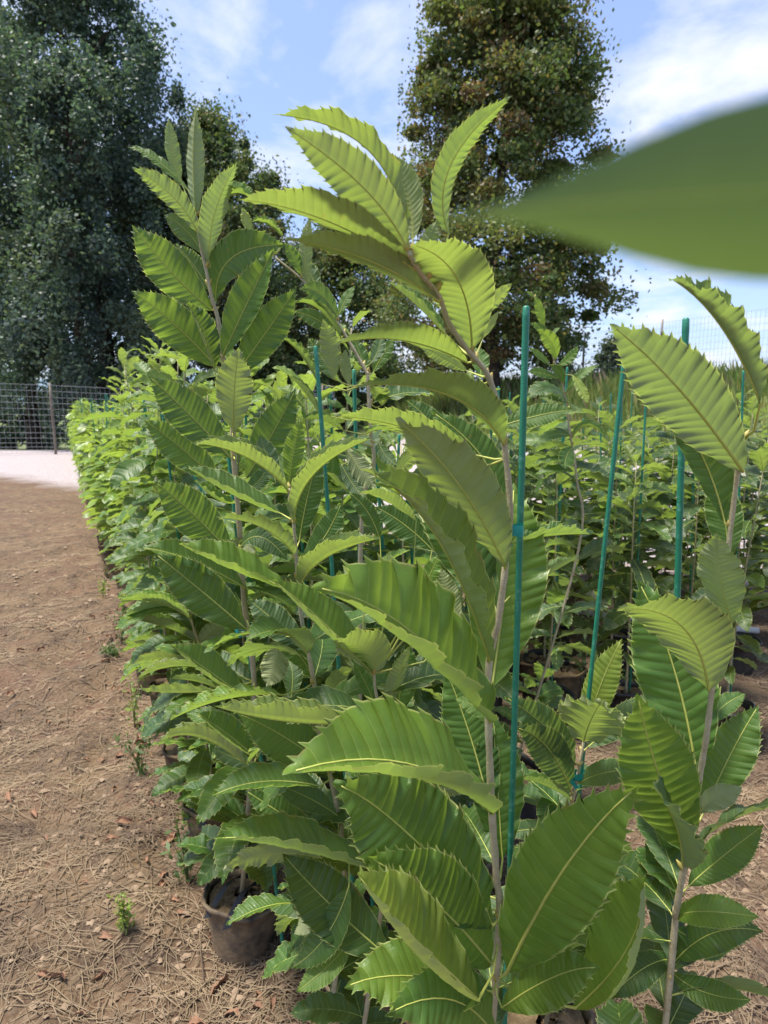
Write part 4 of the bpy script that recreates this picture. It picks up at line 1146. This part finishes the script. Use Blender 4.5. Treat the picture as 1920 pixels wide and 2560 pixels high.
# block of saplings before the bank
def mid_sapling(f, H, n, low, size, pal, top, label, group, seed, lean):
    r_ = random.Random(seed)
    t = empty('chestnut_sapling', f, label, 'sapling', group)
    t.scale = (1.15, 1.15, H / 1.5); t.rotation_euler[2] = r_.uniform(0, 6.28)
    obj('stem', FST, t); fo = obj('foliage', FARP[r_.randrange(4)], t, color=jitc(pal[r_.randrange(len(pal))], 0.15, r_)); fo['kind'] = 'stuff'
LAB_B = ('dark green sapling in the staked block in front of the pale gravel', 'saplings of the block before the gravel')
LAB_BS = ('thin green stake in the block in front of the pale gravel', 'stakes of the block before the gravel')
rr1 = random.Random(17)
cnt = 0
for i in range(7):
    for j in range(11):
        x = 0.50 + j * 0.36 + i * 0.10 + rr1.uniform(-.06, .06); y = 3.0 + i * 0.45 + rr1.uniform(-.07, .07) - 0.05 * j
        px = W_PX / 2 + x / y * F_PX
        if not (1180 < px < 2000): continue
        f = foot(x, y)
        H = rr1.uniform(1.28, 1.64)
        (near_sapling if i < 3 else mid_sapling)(f, H, 42, 0.34, 0.235, P_BLK, TINT['y'], *LAB_B, 7000 + cnt, (rr1.uniform(-.05, .05), rr1.uniform(-.05, .05)))
        if rr1.random() < 0.75:
            stake((x + rr1.uniform(-.06, .06), y + 0.05, f[2] + 1.6 + rr1.uniform(-.15, .15)), (x + 0.03, y + 0.04, f[2] + 0.1), 0.005, *LAB_BS, me=SM)
        if i < 3: FOOTS.append((f, 'black'))
        cnt += 1
# two mud-caked pots without a crown in the aisle
for k_, (c, x, y) in enumerate((('I', 370, 790), ('I', 580, 880))):
    d = ray(c, x, y); p_ = CAMP + d * ((EYE - 0.03) / -d[2])
    FOOTS.append(((p_[0], p_[1] + 0.1, float(gz(p_[0], p_[1] + 0.1))), 'mud'))
for f, kd in FOOTS:
    po = pot(f, kd)
    if f is fL or f is fB:      # black carrying straps folded over the rim
        for a0, a1 in ((-0.9, 0.5), (-0.2, 1.3)):
            P0, P1 = np.array((0.112 * math.sin(a0), -0.112 * math.cos(a0), 0.13)), np.array((0.07 * math.sin(a1), 0.05 * math.cos(a1), 0.175))
            V, Fs = [], []
            for q in range(7):
                t_ = q / 6; c_ = P0 * (1 - t_) + P1 * t_ + np.array((0, 0, 0.055 * math.sin(3.14 * t_)))
                sd_ = np.array((0.013 * math.cos(t_), 0.013 * math.sin(t_), 0.004))
                V += [c_ - sd_, c_ + sd_]
            for q in range(6): Fs.append((q * 2, q * 2 + 1, q * 2 + 3, q * 2 + 2))
            obj('strap', mesh('strap', V, Fs, m_black), po)

# white irrigation pipes
def pipe(P, label):
    P = smoothpath(P, 6); o0 = P[0]
    t = empty('irrigation_pipe', tuple(o0), label, 'pipe')
    obj('tube', mesh('tube', *tube(P - o0, 0.021, 12), m_pvc), t)
    for f_ in (0.3, 0.7):
        i = int(len(P) * f_)
        d = nrm(P[i + 1] - P[i])
        obj('coupling', mesh('coupling', *tube([P[i] - d * 0.04 - o0, P[i] - d * 0.038 - o0, P[i] + d * 0.038 - o0, P[i] + d * 0.04 - o0], [0.022, 0.027, 0.027, 0.022], 12), m_pvc), t)
pipe([(0.7, 4.75, 0.14), (1.3, 4.55, 0.10), (1.9, 4.35, 0.06), (2.6, 4.2, 0.05)], 'white plastic irrigation pipe lying among the black pots of the block')
q0 = [row_xy(0.50, a) for a in (5.2, 6.2, 7.2, 8.2)]
pipe([(q[0], q[1], float(gz(*q)) + 0.06) for q in q0], 'white plastic irrigation pipe running along the foot of the rows by the path')

# ------------------------------------------------------------------ litter on the soil
r = np.random.default_rng(55)
def inview(x, y): 
    return np.abs(x / np.maximum(y, 0.3)) < 0.75
N = 42000
far_ = r.choice([1, 1, 1.6, 2.4, 3.6], N); y = r.uniform(0.9, 3.2, N) * far_; x = r.uniform(-0.72, 0.72, N) * y
dens = vnoise(x * 2.2 + 11, y * 2.2 + 5); ok = r.random(N) < 0.2 + 0.9 * dens
x, y = x[ok], y[ok]; n = len(x)
Ls = r.uniform(0.02, 0.11, n) * r.choice([1, 1, 1.7], n); th = r.uniform(0, 6.28, n); w_ = r.uniform(0.0006, 0.0018, n) * np.clip(y / 2.5, 1, 2.2)
d = np.stack([np.cos(th), np.sin(th), 0 * th], 1); sd = np.stack([-np.sin(th), np.cos(th), 0 * th], 1)
cv = r.uniform(-0.25, 0.25, n) * Ls
def onground(P, up): 
    Q = P.copy(); Q[:, 2] = gz(P[:, 0], P[:, 1]) + up; return Q
c0 = np.stack([x, y, 0 * x], 1)
a = onground(c0 - d * (Ls / 2)[:, None], 0.003); m_ = onground(c0 + sd * cv[:, None], r.uniform(0.003, 0.016, n)); b = onground(c0 + d * (Ls / 2)[:, None], r.uniform(0.002, 0.02, n))
ww = sd * w_[:, None]; up = np.array((0, 0, 1.0)) * w_[:, None]
V = np.stack([a - ww, a + ww, m_ - ww, m_ + ww, b - ww * .6, b + ww * .6, a + up, m_ + up, b + up], 1).reshape(-1, 3)
i9 = (np.arange(n) * 9)[:, None]
Fq = np.concatenate([i9 + np.array(q)[None, :] for q in ((0, 2, 7, 6), (6, 7, 3, 1), (2, 4, 8, 7), (7, 8, 5, 3))])
tag(obj('straw_litter', mesh('straw_litter', V, Fq, m_straw, smooth=False)), 'dry straw and dead grass scattered over the soil', 'straw', kind='stuff')
N = 9000
y = r.uniform(0.9, 3.4, N) * r.choice([1, 1, 1.7, 3], N); x = r.uniform(-0.72, 0.72, N) * y
sz = (0.003 + 0.013 * r.random(N) ** 3) * np.clip(y / 3, 1, 2)
oct_ = np.array([(1, 0, 0), (0, 1, 0), (-1, 0, 0), (0, -1, 0), (0, 0, .7), (.6, .6, .35), (-.6, .6, .3), (-.6, -.6, .35), (.6, -.6, .3)])
jit_ = r.uniform(0.65, 1.3, (N, 9, 1)); th = r.uniform(0, 6.28, N)
rot = np.zeros((N, 3, 3)); rot[:, 0, 0] = np.cos(th); rot[:, 0, 1] = -np.sin(th); rot[:, 1, 0] = np.sin(th); rot[:, 1, 1] = np.cos(th); rot[:, 2, 2] = 1
V = np.einsum('nij,nkj->nki', rot, oct_[None] * jit_) * sz[:, None, None] + np.stack([x, y, gz(x, y)], 1)[:, None, :]
i9 = (np.arange(N) * 9)[:, None]
tri = []
ring = [0, 5, 1, 6, 2, 7, 3, 8]
for q in range(8): tri.append((ring[q], ring[(q + 1) % 8], 4))
Fq = np.concatenate([i9 + np.array(q)[None, :] for q in tri])
tag(obj('pebbles_and_clods', mesh('pebbles', V.reshape(-1, 3), Fq, m_pebble, smooth=False)), 'small stones and crumbs of soil lying on the path', 'pebbles', kind='stuff')
# dead leaves
def dead_leaf(i):
    rr = random.Random(i); n = 9; u = np.linspace(0, 1, n); P = np.stack([u, 0.1 * np.sin(u * 3), 0.16 * np.sin(u * 3.1) + 0.05 * np.sin(u * 9 + i)], 1)
    T = np.gradient(P, axis=0); T /= np.linalg.norm(T, axis=1)[:, None]
    Nn = np.array([nrm(np.array((0, 0.2, 1.0)) - t * t[2]) for t in T])
    V, Fs, UV = leaf_geo(P, Nn, 1, rr.uniform(0.35, 0.5), 1, 8, (0.0, 0.5), 2, fa=rr.uniform(20, 60), ca=20, fb=rr.uniform(0, 50), cb=30, wave=3, r=rr)
    return mesh('dead_leaf', V, Fs, m_dead)
DL = [dead_leaf(i) for i in range(5)]
for i in range(130):
    y = random.uniform(1.25, 4.6); x = random.uniform(-0.66, -0.22) * y if i < 50 else (pdir[0] * 0.22 - 0.5 * (y - 0.1) + random.gauss(0, 0.09)) if i < 105 else random.uniform(-0.1, 0.6) * y
    o = obj('dead_leaf', DL[i % 5], None, (x, y, float(gz(x, y)) + 0.006)); s = random.uniform(0.03, 0.075)
    o.scale = (s, s, s); o.rotation_euler = (random.uniform(-.4, .4), random.uniform(-.3, .3), random.uniform(0, 6.28))
    tag(o, 'curled brown dead leaf lying on the soil', 'dead leaf', 'dead leaves on the soil')
for i in range(44):
    y = random.uniform(1.3, 4.2); x = random.uniform(-0.7, -0.28) * y
    a = random.uniform(0, 6.28); Ls = random.uniform(0.1, 0.3)
    P = smoothpath([(Ls * (q - .5) * math.cos(a) + random.uniform(-.012, .012), Ls * (q - .5) * math.sin(a) + random.uniform(-.012, .012), 0.006 + random.uniform(0, 0.02)) for q in (0, .33, .66, 1)], 4)
    P[:, 2] += [float(gz(x + q[0], y + q[1]) - gz(x, y)) for q in P]
    o = obj('dry_twig', mesh('dry_twig', *tube(P, np.linspace(0.0022, 0.001, len(P)), 5), m_straw), None, (x, y, float(gz(x, y))))
    tag(o, 'bent pale dry twig lying on the dirt path', 'twig', 'dry twigs on the path')

# ------------------------------------------------------------------ weeds
def weed(px, ground_y, h, n, spread, leafs, size, cols, label, kind, seed, flowers=False):
    if len(px) == 3:
        d = ray(*px); p_ = CAMP + d * (EYE / -d[2])
    else: p_ = px
    x, y = p_[0], p_[1]
    r = np.random.default_rng(seed)
    t = empty('weed', (x, y, float(gz(x, y))), label, 'weed', kind)
    tips = []
    for i in range(n):
        a = r.uniform(0, 6.28); e = np.array((math.cos(a), math.sin(a), 0)) * r.uniform(0.2, 1) * spread
        hh = h * r.uniform(0.75, 1)
        P = smoothpath([(0, 0, -0.01), e * 0.25 + (0, 0, hh * 0.45), e + (0, 0, hh)], 5)
        obj('stem', mesh('weed_stem', *tube(P, np.linspace(0.0024, 0.0008, len(P)), 5), WEEDST), t)
        for q in range(leafs):
            tips.append(P[r.integers(2, len(P))] + r.normal(size=3) * np.array((size, size, size * 0.5)) * 1.5)
    tips = np.array(tips)
    V, Fq, C4 = leafcloud(tips, size, np.array(cols)[r.integers(0, len(cols), len(tips))] * r.uniform(.8, 1.2, (len(tips), 1)), r, 2.4)
    f_ = obj('foliage', mesh('weed_foliage', V, Fq, m_fol, smooth=False, col=C4), t); f_['kind'] = 'stuff'
WEEDST = simple('weed_stem', (0.07, 0.12, 0.03), (0.12, 0.15, 0.05), 20, 0.6, 0.0)
YG = [(0.20, 0.28, 0.05), (0.15, 0.24, 0.05), (0.24, 0.28, 0.07)]
GR = [(0.07, 0.12, 0.04), (0.10, 0.15, 0.05)]
weed(('G', 900, 1860), 0, 0.20, 9, 0.09, 34, 0.010, YG, 'bushy yellow-green weed at the foot of the mud-caked pots', None, 1)
weed(('G', 1130, 1800), 0, 0.20, 6, 0.07, 26, 0.010, YG, 'smaller yellow-green weed tucked between two pots', None, 2)
weed(('G', 680, 1440), 0, 0.62, 3, 0.20, 34, 0.008, GR + YG[:1], 'tall thin airy weed with tiny pale buds by the path', None, 3)
weed(('G', 730, 1470), 0, 0.42, 2, 0.12, 26, 0.008, GR, 'shorter thin weed beside the tall airy one', None, 4)
weed(('J', 265, 905), 0, 0.14, 4, 0.03, 30, 0.008, YG, 'small upright pale green weed alone on the path', None, 5)
weed(('I', 670, 860), 0, 0.60, 2, 0.04, 60, 0.016, [(0.14, 0.20, 0.09), (0.18, 0.24, 0.12)], 'upright pale flowering weed in the aisle between the blocks', None, 6)
weed(('I', 440, 640), 0, 0.16, 8, 0.16, 26, 0.014, GR + YG[:1], 'low green weed patch beside the black pots', None, 7)
weed(('G', 260, 600), 0, 0.05, 8, 0.08, 18, 0.012, GR, 'flat rosette weed pressed to the dirt path', None, 8)
weed(('I', 960, 830), 0, 0.14, 7, 0.14, 24, 0.013, GR + YG[:1], 'low weed patch at the edge of the aisle soil', None, 9)
weed(('G', 860, 930), 0, 0.22, 7, 0.14, 30, 0.010, GR, 'thin dark weed tuft against the pots by the path', None, 10)
for i in range(9):
    q = row_xy(0.25 + rr0.uniform(-0.07, 0.06), 2.1 + i * 0.6 + rr0.uniform(-0.1, 0.1))
    weed((q[0], q[1]), 0, rr0.uniform(0.10, 0.28), 5, rr0.uniform(0.04, 0.10), 16, 0.012, [GR, GR, YG, [(0.12, 0.10, 0.05), (0.08, 0.09, 0.04)]][i % 4],
         'scrubby low weed along the foot of the potted row', 'weeds along the foot of the row', 200 + i)
